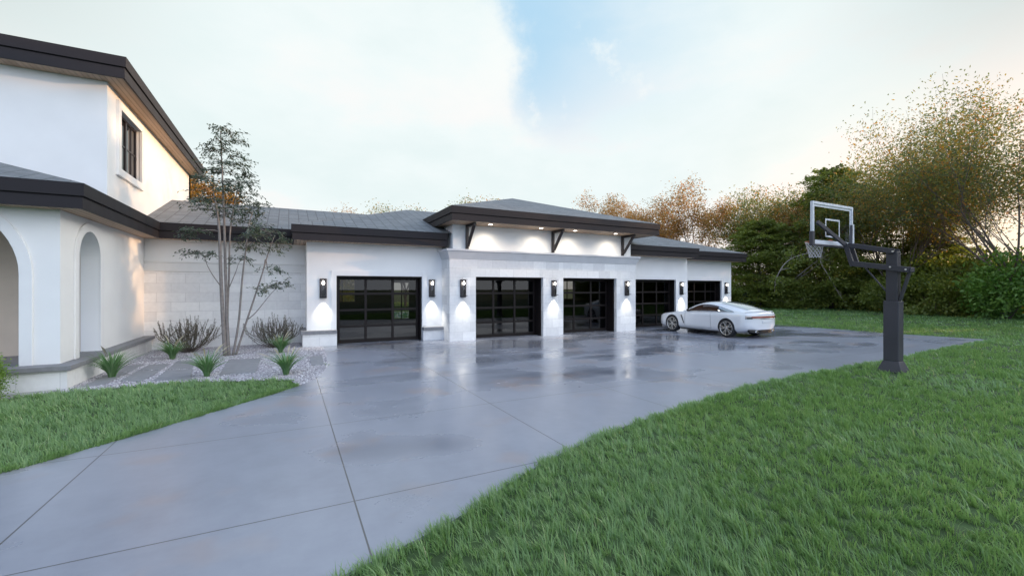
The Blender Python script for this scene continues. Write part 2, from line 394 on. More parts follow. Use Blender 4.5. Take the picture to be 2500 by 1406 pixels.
# ---- wing wall: stone below, belt course, stucco above
hp(MB().box(-4.0, .55, 17.2, 17.5, -.1, 2.47), 'stone_wall', M['stone'])
hp(MB().sweep([(-4.0,17.2),(.53,17.2)], [(-.1,2.472),(.03,2.472),(.03,2.74),(.06,2.76),(.06,2.80),(-.1,2.80)]), 'belt_course', M['belt'], bevel=.005)
hp(MB().box(-4.0, .55, 17.22, 17.5, 2.80, SOF), 'upper_wall', M['stucco'])
# ---- garage bay one
doors = []
b = holed_wall(MB(), 'y', .53, 5.20, -.05, SOF, 15.9, .42, [(1.45,4.42,-.05,2.37)]); weld(hp(b, 'garage_wall', M['stucco']))
hp(MB().box(.53, .83, 16.32, 17.2, -.05, SOF), 'garage_wall', M['stucco'])
def door_trim(x0, x1, z, y, w=.17, base=0):
    return MB().box(x0-w, x0, y-.03, y+.02, base, z+w).box(x1, x1+w, y-.03, y+.02, base, z+w).box(x0, x1, y-.03, y+.02, z, z+w)
hp(door_trim(1.45, 4.42, 2.37, 15.9, .17, .53), 'door_trim', M['trim'], bevel=.006)
hp(MB().box(.40, 1.449, 15.72, 15.93, -.1, .42).box(.40,.55,15.93,17.2,-.1,.42), 'garage_plinth', M['stone2'])
hp(MB().box(4.421, 5.19, 15.72, 15.93, -.1, .38), 'garage_plinth', M['stone2'])
hp(MB().box(.34, 1.448, 15.66, 15.92, .422, .535).box(.34,.55,15.92,17.2,.422,.535), 'garage_plinth_cap', M['cap'], bevel=.006)
hp(MB().box(4.422, 5.19, 15.66, 15.92, .382, .495), 'garage_plinth_cap', M['cap'], bevel=.006)
# ---- stone block with two doors
b = holed_wall(MB(), 'y', 5.19, 14.11, -.05, 3.02, 15.0, .16, [(6.22,9.17,-.05,2.37),(10.14,12.99,-.05,2.37)]); weld(hp(b, 'stone_block_front', M['stone2']))
hp(MB().box(5.19, 5.40, 15.161, 16.5, -.05, 3.02), 'stone_block_side', M['stone2'])
hp(MB().box(13.90, 14.11, 15.161, 16.5, -.05, 3.02), 'stone_block_side', M['stone2'])
hp(MB().sweep([(5.19,16.6),(5.19,15.0),(14.11,15.0),(14.11,16.6)], [(-.25,3.022),(.02,3.022),(.03,3.06),(.13,3.29),(.17,3.30),(.17,3.37),(-.25,3.37)]), 'cornice', M['cornice'], bevel=.005)
hp(MB().box(5.36, 13.92, 15.12, 15.4, 3.372, 4.292).box(5.36, 5.6, 15.4, 18.2, 3.372, 4.292).box(13.68,13.92,15.4,18.2,3.372,4.292), 'clerestory_wall', M['stucco'])
for x in (5.90, 9.68, 13.40):
    k = MB(); k.box(x-.05, x+.05, 15.02, 15.119, 3.40, 4.285); k.box(x-.05, x+.05, 14.30, 15.02, 4.19, 4.285)
    k.bar((x,15.00,3.50),(x,14.38,4.20),.08,.10,up=(1,0,0)); hp(k, 'bracket', M['black'], bevel=.005)
# ---- bays four and five
b = holed_wall(MB(), 'y', 14.11, 18.5, -.05, SOF, 15.9, .42, [(14.75,17.66,-.05,2.37)]); weld(hp(b, 'garage_wall', M['stucco']))
hp(door_trim(14.75, 17.66, 2.37, 15.9), 'door_trim', M['trim'], bevel=.006)
hp(MB().box(18.2, 18.5, 16.32, 16.95, -.05, SOF), 'garage_wall', M['stucco'])
b = holed_wall(MB(), 'y', 18.5, 23.47, -.05, SOF, 16.95, .42, [(19.74,22.58,-.05,2.37)]); weld(hp(b, 'garage_wall', M['stucco']))
hp(door_trim(19.74, 22.58, 2.37, 16.95), 'door_trim', M['trim'], bevel=.006)
hp(MB().box(23.17, 23.47, 17.37, 23.4, -.05, SOF), 'garage_wall', M['stucco'])
# back and ends of the garage, with windows that look through to the garden
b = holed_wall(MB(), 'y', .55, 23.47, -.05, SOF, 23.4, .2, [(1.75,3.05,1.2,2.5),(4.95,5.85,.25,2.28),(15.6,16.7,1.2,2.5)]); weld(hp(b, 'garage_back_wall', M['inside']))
for x0,x1,z0,z1,nx,nz in ((1.75,3.05,1.2,2.5,2,2),(4.95,5.85,.25,2.28,2,3),(15.6,16.7,1.2,2.5,2,2)):
    f = MB()
    f.box(x0,x0+.05,23.42,23.5,z0,z1).box(x1-.05,x1,23.42,23.5,z0,z1).box(x0+.05,x1-.05,23.42,23.5,z0,z0+.05).box(x0+.05,x1-.05,23.42,23.5,z1-.05,z1)
    for i in range(1,nx): f.box(x0+(x1-x0)*i/nx-.025, x0+(x1-x0)*i/nx+.025, 23.44,23.48,z0+.05,z1-.05)
    for i in range(1,nz): f.box(x0+.05,x1-.05,23.445,23.475,z0+(z1-z0)*i/nz-.02,z0+(z1-z0)*i/nz+.02)
    hp(f, 'back_window', M['black'])
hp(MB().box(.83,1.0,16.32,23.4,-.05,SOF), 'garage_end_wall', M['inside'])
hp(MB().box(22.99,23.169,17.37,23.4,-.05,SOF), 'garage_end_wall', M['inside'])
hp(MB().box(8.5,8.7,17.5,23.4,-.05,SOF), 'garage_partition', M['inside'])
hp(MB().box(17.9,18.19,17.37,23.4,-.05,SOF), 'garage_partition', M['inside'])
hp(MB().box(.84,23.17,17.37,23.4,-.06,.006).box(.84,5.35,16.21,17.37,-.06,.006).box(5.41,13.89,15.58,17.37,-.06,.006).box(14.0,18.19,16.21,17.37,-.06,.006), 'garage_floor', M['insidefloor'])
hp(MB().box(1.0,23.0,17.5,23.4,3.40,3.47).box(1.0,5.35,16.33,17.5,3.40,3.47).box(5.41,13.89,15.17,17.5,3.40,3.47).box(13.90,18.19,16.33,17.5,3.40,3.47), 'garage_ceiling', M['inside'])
# ---- sectional glass doors, each with frame and panes
def garage_door(x0, x1, y, z1=2.37, front=0):
    d = empty('garage_door', (0,0,0)); d.parent = house; d.matrix_parent_inverse = Matrix.Translation(-HOFF)
    # jamb lining, black, from the wall face back to the door leaf
    j = MB(); t = .05
    j.box(x0, x0+t, front, y+.06, 0.003, z1).box(x1-t, x1, front, y+.06, 0.003, z1).box(x0+t, x1-t, front, y+.06, z1-t, z1)
    o = j.build('jamb', M['frame'], d, bevel=.004)
    a, b, z0, zt = x0+t, x1-t, .012, z1-t
    f = MB(); st = .085; W = b-a; H = zt-z0
    xs = [a + W*i/3 for i in range(4)]; zs = [z0 + H*i/4 for i in range(5)]
    for i, x in enumerate(xs):
        l = x if i == 0 else x-st/2 if i < 3 else x-st
        f.box(l, l+st, y-.022, y+.022, z0, zt)
    for i, z in enumerate(zs):
        l = z if i == 0 else z-.04 if i < 4 else z-.08
        hh = .12 if i == 0 else .08
        for k in range(3): 
            p = xs[k] + (st if k == 0 else st/2); q = xs[k+1] - (st if k == 2 else st/2)
            f.box(p, q, y-.018, y+.018, l, l+hh)
    f.build('frame', M['frame'], d, bevel=.005)
    g = MB()
    for i in range(4):
        for k in range(3): g.add([(xs[k]+.03,y+.004,zs[i]+.03),(xs[k+1]-.03,y+.004,zs[i]+.03),(xs[k+1]-.03,y+.004,zs[i+1]-.03),(xs[k]+.03,y+.004,zs[i+1]-.03)], [(0,1,2,3)]); 
    for q in range(3): g.m[q] = 1
    g.build('panes', [M['pane'], M['panelo']], d, fixn=False)
garage_door(1.45, 4.42, 16.25, front=15.96)
garage_door(6.22, 9.17, 15.62, front=15.162)
garage_door(10.14, 12.99, 15.62, front=15.162)
garage_door(14.75, 17.66, 16.25, front=15.96)
garage_door(19.74, 22.58, 17.30, front=17.01)
# ---- upper storey
b = holed_wall(MB(), 'x', 14.13, 24.35, 3.9, 7.05, -4.0, -.3, [(14.92,16.75,5.10,6.66)]); weld(hp(b, 'upper_wall', M['stucco']))
hp(MB().box(-13, -4.3, 14.13, 14.43, 3.9, 7.05), 'upper_wall', M['stucco'])
hp(MB().box(-13, -4.0, 24.0, 24.35, 0, 7.05).box(-4.3,-4.0,17.5,24.0,0,3.9), 'back_wall', M['stucco'])
hp(MB().box(-9, -8.9, 14.43, 24.0, 3.9, 7.05), 'inner_wall', M['inside'])
win = empty('upper_window'); win.parent = house; win.matrix_parent_inverse = Matrix.Translation(-HOFF)
t = MB(); Y0,Y1,Z0,Z1 = 14.92,16.75,5.10,6.66; tw=.20
t.box(-4.02,-3.930,Y0-tw,Y0,Z0-tw,Z1+tw).box(-4.02,-3.930,Y1,Y1+tw,Z0-tw,Z1+tw).box(-4.02,-3.930,Y0,Y1,Z0-tw,Z0).box(-4.02,-3.930,Y0,Y1,Z1,Z1+tw)
t.build('surround', M['trim'], win, bevel=.006)
f = MB(); x0, x1 = -4.13, -4.07
f.box(x0,x1,Y0,Y0+.06,Z0,Z1).box(x0,x1,Y1-.06,Y1,Z0,Z1).box(x0,x1,Y0+.06,Y1-.06,Z0,Z0+.06).box(x0,x1,Y0+.06,Y1-.06,Z1-.06,Z1)
ym = (Y0+Y1)/2; f.box(x0,x1,ym-.05,ym+.05,Z0+.06,Z1-.06)
for yy in ((Y0+ym)/2+.01,(Y1+ym)/2-.01): f.box(x0+.015,x1-.012,yy-.018,yy+.018,Z0+.06,Z1-.06)
for a, c in ((Y0+.06,ym-.05),(ym+.05,Y1-.06)):
    f.box(x0+.017,x1-.014,a,c,5.86,5.90)
f.build('frame', M['black'], win, bevel=.004)
MB().add([(-4.10,Y0,Z0),(-4.10,Y1,Z0),(-4.10,Y1,Z1),(-4.10,Y0,Z1)],[(0,1,2,3)]).build('panes', M['winpane'], win, fixn=False)
for a, c in ((Y0+.5,Y0+.72),(Y1-.22,Y1-.02)): pass
# ---- eaves: soffits, fascias and roofs
def fas(z0, z1, g):
    return [(-.05,z0),(0,z0),(0,g-.012),(-.018,g-.01),(-.018,g+.012),(.028,g+.016),(.032,z1),(-.05,z1+.006)]
FZ = fas(3.475, 3.955, 3.70)
hp(MB().sweep([(-13,11.2),(-3.53,11.2),(-3.53,16.7),(.16,16.7)], FZ), 'fascia', M['fascia'], bevel=.004)
hp(MB().sweep([(.10,18.2),(.10,15.25),(5.19,15.25)], FZ), 'fascia', M['fascia'], bevel=.004)
hp(MB().sweep([(13.93,15.22),(18.55,15.22),(18.55,16.5)], FZ), 'fascia', M['fascia'], bevel=.004)
hp(MB().sweep([(18.50,16.27),(23.90,16.27),(23.90,23.9),(.10,23.9)], FZ), 'fascia', M['fascia'], bevel=.004)
hp(MB().sweep([(4.96,19.5),(4.96,14.1),(14.65,14.1),(14.65,19.5)], fas(4.29,4.77,4.52)), 'fascia', M['fascia'], bevel=.004)
hp(MB().sweep([(-13,13.69),(-3.55,13.69),(-3.55,24.75),(-13,24.75)], fas(7.045,7.555,7.30)), 'fascia', M['fascia'], bevel=.004)
for poly_, z_ in (
    ([(-13,11.23),(-3.56,11.23),(-3.56,16.73),(.12,16.73),(.12,17.6),(-13,17.6)], SOF),
    ([(.13,15.28),(5.18,15.28),(5.18,16.2),(.84,16.2),(.84,18),(.13,18)], SOF+.0005),
    ([(14.12,15.25),(18.52,15.25),(18.52,16.99),(14.12,16.2)], SOF),
    ([(18.53,16.30),(23.87,16.30),(23.87,23.8),(23.2,23.8),(23.2,17.3),(18.53,17.3)], SOF)):
    hp(MB().prism(poly_, z_, z_+.03), 'soffit', M['soffit'])
hp(MB().box(4.99, 14.62, 14.13, 19.0, 4.294, 4.325), 'soffit', M['soffit'])
hp(MB().box(-13, -3.58, 13.72, 24.72, 7.052, 7.08), 'soffit', M['soffit'])
S = 1/3.
E0 = 3.962
rf = MB()   # lower left hip
rf.add([(-13,11.17,E0),(-3.50,11.17,E0),(-6.46,14.13,E0+2.96*S),(-13,14.13,E0+2.96*S)], [(0,1,2,3)])
rf.add([(-3.50,11.17,E0),(-3.50,16.68,E0),(-3.98,17.16,E0+.48*S),(-3.98,14.13,E0+.48*S),(-6.46,14.13,E0+2.96*S)], [(0,1,2,3,4)])
hp(rf, 'roof', M['roof'], fixn=False)
rf = MB()   # wing
rf.add([(-3.50,16.68,E0),(4.3,16.68,E0),(4.3,20.8,E0+4.12*S),(-3.999,20.8,E0+4.12*S),(-3.999,17.18,E0+.5*S)], [(0,1,2,3,4)])
rf.add([(4.3,20.8,E0+4.12*S),(4.3,24.9,E0),(-3.999,24.9,E0),(-3.999,20.8,E0+4.12*S)], [(0,1,2,3)])
hp(rf, 'roof', M['roof'], fixn=False)
def hip(x0, x1, y0, y1, z, left=True, right=True, s=S):
    h = (y1-y0)/2; ym = (y0+y1)/2; zz = z+h*s; m = MB()
    a = x0+h if left else x0; b = x1-h if right else x1
    m.add([(x0,y0,z),(x1,y0,z),(b,ym,zz),(a,ym,zz)], [(0,1,2,3)]); m.add([(x1,y1,z),(x0,y1,z),(a,ym,zz),(b,ym,zz)], [(0,1,2,3)])
    if left: m.add([(x0,y1,z),(x0,y0,z),(a,ym,zz)], [(0,1,2)])
    if right: m.add([(x1,y0,z),(x1,y1,z),(b,ym,zz)], [(0,1,2)])
    return m
hp(hip(.07, 18.58, 15.21, 24.75, E0), 'roof', M['roof'], fixn=False)
hp(hip(8, 23.93, 16.24, 23.93, E0, left=False), 'roof', M['roof'], fixn=False)
hp(hip(4.925, 14.685, 14.065, 23.835, 4.777, s=.325), 'roof', M['roof'], fixn=False)
hp(hip(-24, -3.515, 13.655, 24.785, 7.562), 'roof', M['roof'], fixn=False)

# ------------------------------------------------------------------ lamps fixed to the walls
def sconce_at(x, y, first=None):
    if first is None:
        s = empty('wall_lantern')
        MB().box(-.11,.11,-.012,0,-.33,.31).box(-.11,-.075,-.06,-.012,-.33,.31).box(.075,.11,-.06,-.012,-.33,.31).build('backplate', M['lampmetal'], s, bevel=.003)
        MB().box(-.105,.105,-.20,-.012,.311,.325).build('top_plate', M['lampmetal'], s, bevel=.002)
        MB().box(-.105,.105,-.20,-.012,-.285,-.262).build('bottom_plate', M['lampmetal'], s, bevel=.002)
        MB().box(-.06,.06,-.125,-.013,-.33,-.286).build('downlight_can', M['lampmetal'], s, bevel=.002)
        m = MB(); m.smooth = True; m.lathe([(.062,-.262),(.062,.31)], 20, c=(0,-.125,0)); m.build('glass_cylinder', M['clearglass'], s)
        m = MB(); m.lathe([(0,.31),(.022,.31),(.022,.25),(0,.25)], 12, c=(0,-.115,0)); m.build('lamp_holder', M['lampmetal'], s)
        m = MB(); m.smooth = True; m.lathe([(.0,.252),(.016,.25),(.020,.225),(.034,.185),(.036,.165),(.028,.140),(.0,.128)], 14, c=(0,-.115,0)); m.build('bulb', M['bulb'], s)
        d = bpy.data.lights.new('lantern_beam', 'SPOT'); d.energy = LAMP_W; d.spot_size = R(84); d.spot_blend = 1.0; d.color = (1,.95,.84); d.shadow_soft_size = .02
        l = bpy.data.objects.new('lantern_beam', d); col.objects.link(l); l.parent = s; l.location = (0,-.115,-.34); l.rotation_euler = (R(-3),0,0)
    else: s = copy_tree(first)
    s.location = (x, y, 1.94); return s
LAMP_W = 88
sc0 = None
sdat = [(1.03,15.9,'black wall lantern at the far left, beside the door nearest the young tree'),
        (4.79,15.9,'black wall lantern above the short grey-capped plinth, between the first door and the stone block'),
        (5.70,15.0,'black wall lantern on the left stone pier of the projecting stone block'),
        (9.66,15.0,'black wall lantern on the middle stone pier between the two stone-framed doors'),
        (13.56,15.0,'black wall lantern on the right stone pier, nearest the nose of the white car'),
        (18.06,15.9,'black wall lantern on white stucco above the roof of the parked car'),
        (22.98,16.95,'black wall lantern at the far right corner, last before the trees')]
for i, (x, y, lab) in enumerate(sdat):
    s = sconce_at(x, y, sc0); sc0 = sc0 or s
    tag(s, lab, 'wall lantern', 'wall lanterns along the garage front')
dl0 = None
for x, lab in ((6.62,'leftmost round soffit light, just right of the first bracket'),(8.80,'round soffit light second from the left, left of the middle bracket'),
               (10.42,'round soffit light just right of the middle bracket'),(12.55,'rightmost round soffit light, left of the last bracket')):
    if dl0 is None:
        s = dl0 = empty('recessed_light')
        MB().lathe([(.075,0),(.10,0),(.10,-.012),(.075,-.008)], 24, close=True).build('trim_ring', M['trim'], s)
        MB().lathe([(0,-.003),(.074,-.003)], 24).build('lens', M['disc'], s)
        d = bpy.data.lights.new('recessed_beam', 'SPOT'); d.energy = 70; d.spot_size = R(152); d.spot_blend = 1.0; d.color = (1,.87,.68); d.shadow_soft_size = .03
        l = bpy.data.objects.new('recessed_beam', d); col.objects.link(l); l.parent = s; l.location = (0,0,-.03)
    else: s = copy_tree(dl0)
    s.location = (x, 14.55, 4.293); tag(s, lab, 'recessed light', 'round lights in the garage soffit')
# ------------------------------------------------------------------ ground
def sheet(name, poly, z, mat, zb=None):
    m = MB()
    if zb is None: m.add([(p[0],p[1],z) for p in poly], [list(range(len(poly)))])
    else: m.prism(poly, zb, z)
    return m.build(name, mat)
def smoothpoly(pts, n=8):
    t = np.arange(len(pts)); q = np.linspace(0, len(pts)-1, (len(pts)-1)*n+1)
    return [(float(a), float(b)) for a, b in zip(cr(t, [p[0] for p in pts], q), cr(t, [p[1] for p in pts], q))]
right_edge = smoothpoly([(-16,-3.2),(-9,-.6),(-4.5,1.05),(-2,1.95),(-.7,2.78),(.2,3.10),(.7,3.26),(1.35,3.52),(2.4,4.08),(3.85,4.60),(5.9,5.04),(9.0,5.55),(14.2,5.72),(19,5.95),(23.6,6.12)])
left_edge = smoothpoly([(.95,13.55),(.90,12.6),(.86,11.9),(.66,10.75),(.42,10.10),(.17,9.66),(-.2,9.18),(-.92,8.36),(-1.62,7.61),(-2.27,6.93),(-2.78,6.49),(-4.6,5.55),(-8,4.2),(-16,1.6)])
drive = right_edge + [(23.1,8.4),(22.95,13.5),(23.0,17.3),(18.3,17.3),(14.2,16.3),(5.0,16.3),(1.0,16.3),(1.0,15.76)] + left_edge
tag(sheet('driveway', drive, 0, M['concrete'], -.12), kind='structure')
tag(sheet('lawn', [(-400,-400),(400,-400),(400,400),(-400,400)], -.022, M['soil']), kind='structure')
lawn_left_top = smoothpoly([(.17,9.66),(.10,10.0),(-.06,10.38),(-.8,10.66),(-1.95,11.12),(-2.5,11.15),(-3.05,11.05),(-4.0,11.05),(-4.6,10.8),(-5.4,10.9),(-7,10.95),(-13,10.95)])
bed = [(.95,15.7),(.95,13.55)] + left_edge[1:] 
iend = min(range(len(left_edge)), key=lambda i: (left_edge[i][0]-.17)**2+(left_edge[i][1]-9.66)**2)
bed_poly = [(.999,15.74),(1.0,13.55)] + [(p[0]-.002,p[1]) for p in left_edge[:iend+1]] + lawn_left_top[1:] + [(-13,11.3),(-3.85,11.3),(-3.85,17.25),(.5,17.25),(.5,15.74)]
tag(sheet('gravel_ground', bed_poly, -.012, M['gravelbase']), kind='structure')
def inpoly(x, y, poly):
    P = np.asarray(poly); c = np.zeros(x.shape, bool); j = len(P)-1
    for i in range(len(P)):
        cond = ((P[i,1] > y) != (P[j,1] > y)) & (x < (P[j,0]-P[i,0])*(y-P[i,1])/(P[j,1]-P[i,1]+1e-12)+P[i,0]); c ^= cond; j = i
    return c
# paving slabs
slabs = [([(-3.62,11.45),(-3.30,11.45),(-3.27,12.95),(-3.62,12.95)], 'long narrow grey slab along the house plinth, nearest the lawn'),
         ([(-3.62,13.02),(-3.27,13.02),(-3.25,14.05),(-3.62,14.05)], 'narrow grey slab along the house plinth, behind the nearest narrow slab'),
         ([(-3.13,11.75),(-2.72,11.55),(-2.68,12.86),(-3.15,12.98)], 'grey paving slab between two lines of white pebbles, nearer the lawn'),
         ([(-3.15,13.06),(-2.68,12.94),(-2.70,13.85),(-3.14,13.90)], 'grey paving slab between two lines of white pebbles, nearer the left woody shrub'),
         ([(-2.52,11.50),(-1.85,11.30),(-2.05,12.74),(-2.57,12.84)], 'grey paving slab just left of the middle grass clump at the lawn'),
         ([(-2.57,12.92),(-2.06,12.82),(-2.20,14.1),(-2.62,14.2)], 'grey paving slab behind the middle grass clump, left of the tree'),
         ([(-1.38,11.55),(-.68,11.50),(-.68,13.80),(-1.45,13.92)], 'large square grey slab in front of the multi-stem tree'),
         ([(.50,11.95),(.80,11.93),(.84,13.5),(.53,13.45)], 'grey slab beside the edge of the concrete driveway')]
for p, lab in slabs:
    o = MB().prism(p, -.03, .018).build('paving_slab', M['slab'], bevel=.006); tag(o, lab, 'paving slab', 'paving slabs in the gravel bed')
# pebbles
n = 60000
x = rng.uniform(-4.2, 1.0, n); y = rng.uniform(9.6, 17.2, n)
ok = inpoly(x, y, bed_poly)
for p, _ in slabs: ok &= ~inpoly(x, y, p)
x, y = x[ok], y[ok]; n = len(x)
ang = rng.uniform(0, 2*np.pi, n); a = rng.uniform(.010,.026,n); bb = a*rng.uniform(.6,.95,n); hh = a*rng.uniform(.4,.8,n)
base = np.array([[1,0,0],[0,1,0],[-1,0,0],[0,-1,0],[.6,.6,.62],[-.6,.6,.62],[-.6,-.6,.62],[.6,-.6,.62]])
v = np.repeat(base[None], n, 0)*(1+rng.uniform(-.2,.2,(n,8,3)))
v[...,0] *= a[:,None]; v[...,1] *= bb[:,None]; v[...,2] *= (hh*1.6)[:,None]
c, s = np.cos(ang)[:,None], np.sin(ang)[:,None]
X = v[...,0]*c - v[...,1]*s + x[:,None]; Y = v[...,0]*s + v[...,1]*c + y[:,None]; Zz = v[...,2] - .010 + rng.uniform(0,.012,n)[:,None]
V = np.stack([X,Y,Zz], -1).reshape(-1,3)
q = np.array([[4,5,6,7],[0,1,5,4],[1,2,6,5],[2,3,7,6],[3,0,4,7]])
Q = (q[None]+8*np.arange(n)[:,None,None]).reshape(-1,4)
tone = np.repeat(np.clip(rng.beta(1.6,1.5,n),0,1), 8)
tag(npmesh('gravel', V, Q, M['pebble'], attr=tone), 'pale mixed gravel around the slabs and plants', 'gravel', kind='stuff')

# ------------------------------------------------------------------ grass
def blades(px, py, h, w, lean, leandir, tone):
    n = len(px)
    ang = leandir + np.pi/2 + rng.normal(0,.6,n); cx, cy = np.cos(ang)*w/2, np.sin(ang)*w/2
    lx, ly = np.cos(leandir)*lean*h, np.sin(leandir)*lean*h
    z0 = np.full(n, -.024)
    def P(fx, fz, sgn): return np.stack([px+lx*fx+sgn*cx, py+ly*fx+sgn*cy, z0+h*fz], -1)
    hz = np.sqrt(np.clip(1-lean**2*.75,.12,1))
    V = np.stack([P(0,0,-1), P(0,0,1), P(.32,.55*hz,.85), P(.32,.55*hz,-.85), P(1,hz,0)], 1).reshape(-1,3)
    o = 5*np.arange(n)[:,None]
    return V, np.array([[0,1,2,3]])+o, np.array([[3,2,4]])+o, np.repeat(tone,5)
def lawn_noise(x, y):
    return (np.sin(x*1.7+1.3*np.sin(y*.9))+np.sin(y*2.1+1.7*np.sin(x*1.1+.5))+np.sin((x+y)*.63+2)+.6*np.sin(5.1*x-3.7*y))/3.6
def edge_tufts(path, outward, n, ws):
    P = np.array(path); seg = np.diff(P,axis=0); L = np.linalg.norm(seg,axis=1); cum = np.concatenate([[0],np.cumsum(L)])
    s = rng.uniform(0,cum[-1],n); i = np.clip(np.searchsorted(cum,s)-1,0,len(L)-1); f = (s-cum[i])/L[i]; q = P[i]+seg[i]*f[:,None]; t_ = seg[i]/L[i][:,None]; nr = np.stack([t_[:,1],-t_[:,0]],-1)*outward
    clump = .5+.5*np.sin(s*9+2*np.sin(s*3.1)); keep = rng.random(n) < .35+.65*clump; q, nr, clump = q[keep], nr[keep], clump[keep]; n = len(q)
    q = q - nr*rng.uniform(-.02,.10,(n,1)); ld = np.arctan2(nr[:,1],nr[:,0])+rng.normal(0,.6,n)
    d = np.linalg.norm(q,axis=1); sc = ws*np.clip(d/6,.8,4)
    return blades(q[:,0],q[:,1],.075*rng.uniform(.6,1.5,n)*(.7+.6*clump),.0068*sc*rng.uniform(.7,1.3,n),np.clip(rng.normal(.55,.25,n),.05,1.05),ld,np.clip(rng.normal(.42,.16,n),0,1))
def grow(name, label, region, r0, r1, az0, az1, dens, tuft=10, edge=None):
    """tufts of blades at the given density (blades per square metre)"""
    Vs=[];Qs=[];Ts=[];A=[];off=0
    for (ra, rb, d, ws, hs) in dens:
        ra, rb = max(ra,r0), min(rb,r1)
        if rb <= ra: continue
        area = .5*(az1-az0)*(rb*rb-ra*ra); nt = int(area*d/tuft)
        rr = np.sqrt(rng.uniform(ra*ra, rb*rb, nt)); az = rng.uniform(az0, az1, nt)
        tx, ty = rr*np.sin(az), rr*np.cos(az); ok = region(tx, ty); tx, ty = tx[ok], ty[ok]; nt = len(tx)
        if not nt: continue
        th = rng.gamma(9, 1/9., nt)*(1+.16*lawn_noise(tx*1.7,ty*1.7)); ld = 2.8+1.2*lawn_noise(tx*.8,ty*.8)+rng.normal(0,.7,nt); tt = rng.normal(0,.10,nt) + .13*lawn_noise(tx*.6+4,ty*.6) + .09*lawn_noise(tx*.21,ty*.23+3)
        k = tuft; a = rng.uniform(0,2*np.pi,(nt,k)); rad = rng.uniform(0,1,(nt,k))**.5*.034*ws
        px, py = tx[:,None]+rad*np.cos(a), ty[:,None]+rad*np.sin(a)
        le = np.clip(rng.normal(.58,.22,(nt,k)),.03,1.05)
        vx = np.cos(a)*rad/(.034*ws)*.8+np.cos(ld)[:,None]*.9; vy = np.sin(a)*rad/(.034*ws)*.8+np.sin(ld)[:,None]*.9
        h = .092*hs*th[:,None]*rng.uniform(.55,1.15,(nt,k)); w = .0060*ws*rng.uniform(.7,1.35,(nt,k))
        tone = np.clip(.37+tt[:,None]+rng.normal(0,.14,(nt,k)) + (rng.random((nt,k))<.04)*.35, 0, 1)
        V,Q,T,t = blades(px.ravel(),py.ravel(),h.ravel(),w.ravel(),le.ravel(),np.arctan2(vy,vx).ravel(),tone.ravel())
        Vs.append(V);Qs.append(Q+off);Ts.append(T+off);A.append(t);off+=len(V)
    if edge:
        V,Q,T,t = edge_tufts(*edge); Vs.append(V);Qs.append(Q+off);Ts.append(T+off);A.append(t);off+=len(V)
    o = npmesh(name, np.concatenate(Vs), np.concatenate(Qs), M['grass'], attr=np.concatenate(A), tris=np.concatenate(Ts))
    return tag(o, label, 'grass', kind='stuff')
lawn_left = left_edge[iend:] + [(-16,11),(-13,10.95)] + lawn_left_top[::-1]
def reg_left(x, y): return inpoly(x, y, lawn_left) & (x > -9)
house_poly = [(-13,11.2),(-3.7,11.2),(-3.7,15.5),(23.6,15.5),(23.6,25),(-13,25)]
def reg_right(x, y):
    far = x*math.sin(R(27.3))+y*math.cos(R(27.3))
    return ~inpoly(x, y, drive) & ~inpoly(x, y, house_poly) & ~inpoly(x, y, lawn_left) & ~inpoly(x, y, bed_poly) & ((x > -1.5) | (y > 25))
DEN = [(2.2,5,3600,1.0,1.0),(5,8,2500,1.25,1.0),(8,12,1250,1.8,1.0),(12,20,520,2.9,1.0),(20,32,190,4.6,1.05),(32,60,62,8,1.15)]
grow('grass', 'mown green lawn to the right, running back to the trees', reg_right, 2.2, 60, R(-20), R(100), DEN, edge=([p for p in right_edge if p[0] > -1], -1, 16000, 1.0))
grow('grass', 'strip of green lawn left of the driveway in front of the gravel bed', reg_left, 5, 14, R(-62), R(5), [(5,9,3000,1.2,1.0),(9,14,1900,1.6,1.0)], edge=([p for p in left_edge[iend:] if p[0] > -6], -1, 9000, 1.0))

# ------------------------------------------------------------------ leaves and branches
def leafcloud(c, d, L, W, tone, droop=.0, flat=.0):
    """diamond leaves at centres c pointing along d"""
    n = len(c); d = d/np.linalg.norm(d,axis=1,keepdims=True)
    up = rng.normal(0,1,(n,3))*(1-flat); up[:,2] += flat*2+.05
    s = np.cross(d, up); s /= np.linalg.norm(s,axis=1,keepdims=True)+1e-9
    nn = np.cross(s, d)
    L = np.broadcast_to(L,(n,))[:,None]; W = np.broadcast_to(W,(n,))[:,None]
    a = c - d*L*.5; b = c + s*W*.5 - d*L*.05 + nn*W*.12; e = c + d*L*.5 - nn*L*droop; f = c - s*W*.5 - d*L*.05 + nn*W*.12
    V = np.stack([a,b,e,f],1).reshape(-1,3); Q = np.arange(4*n).reshape(-1,4)
    return V, Q, np.repeat(np.clip(tone,0,1),4)
def build_leaves(name, parts, mat, parent):
    off=0;Vs=[];Qs=[];A=[]
    for V,Q,t in parts: Vs.append(V);Qs.append(Q+off);A.append(t);off+=len(V)
    return npmesh(name, np.concatenate(Vs), np.concatenate(Qs), mat, parent, np.concatenate(A))
def rv(): 
    v = Vector(rng.normal(0,1,3)); return v.normalized()

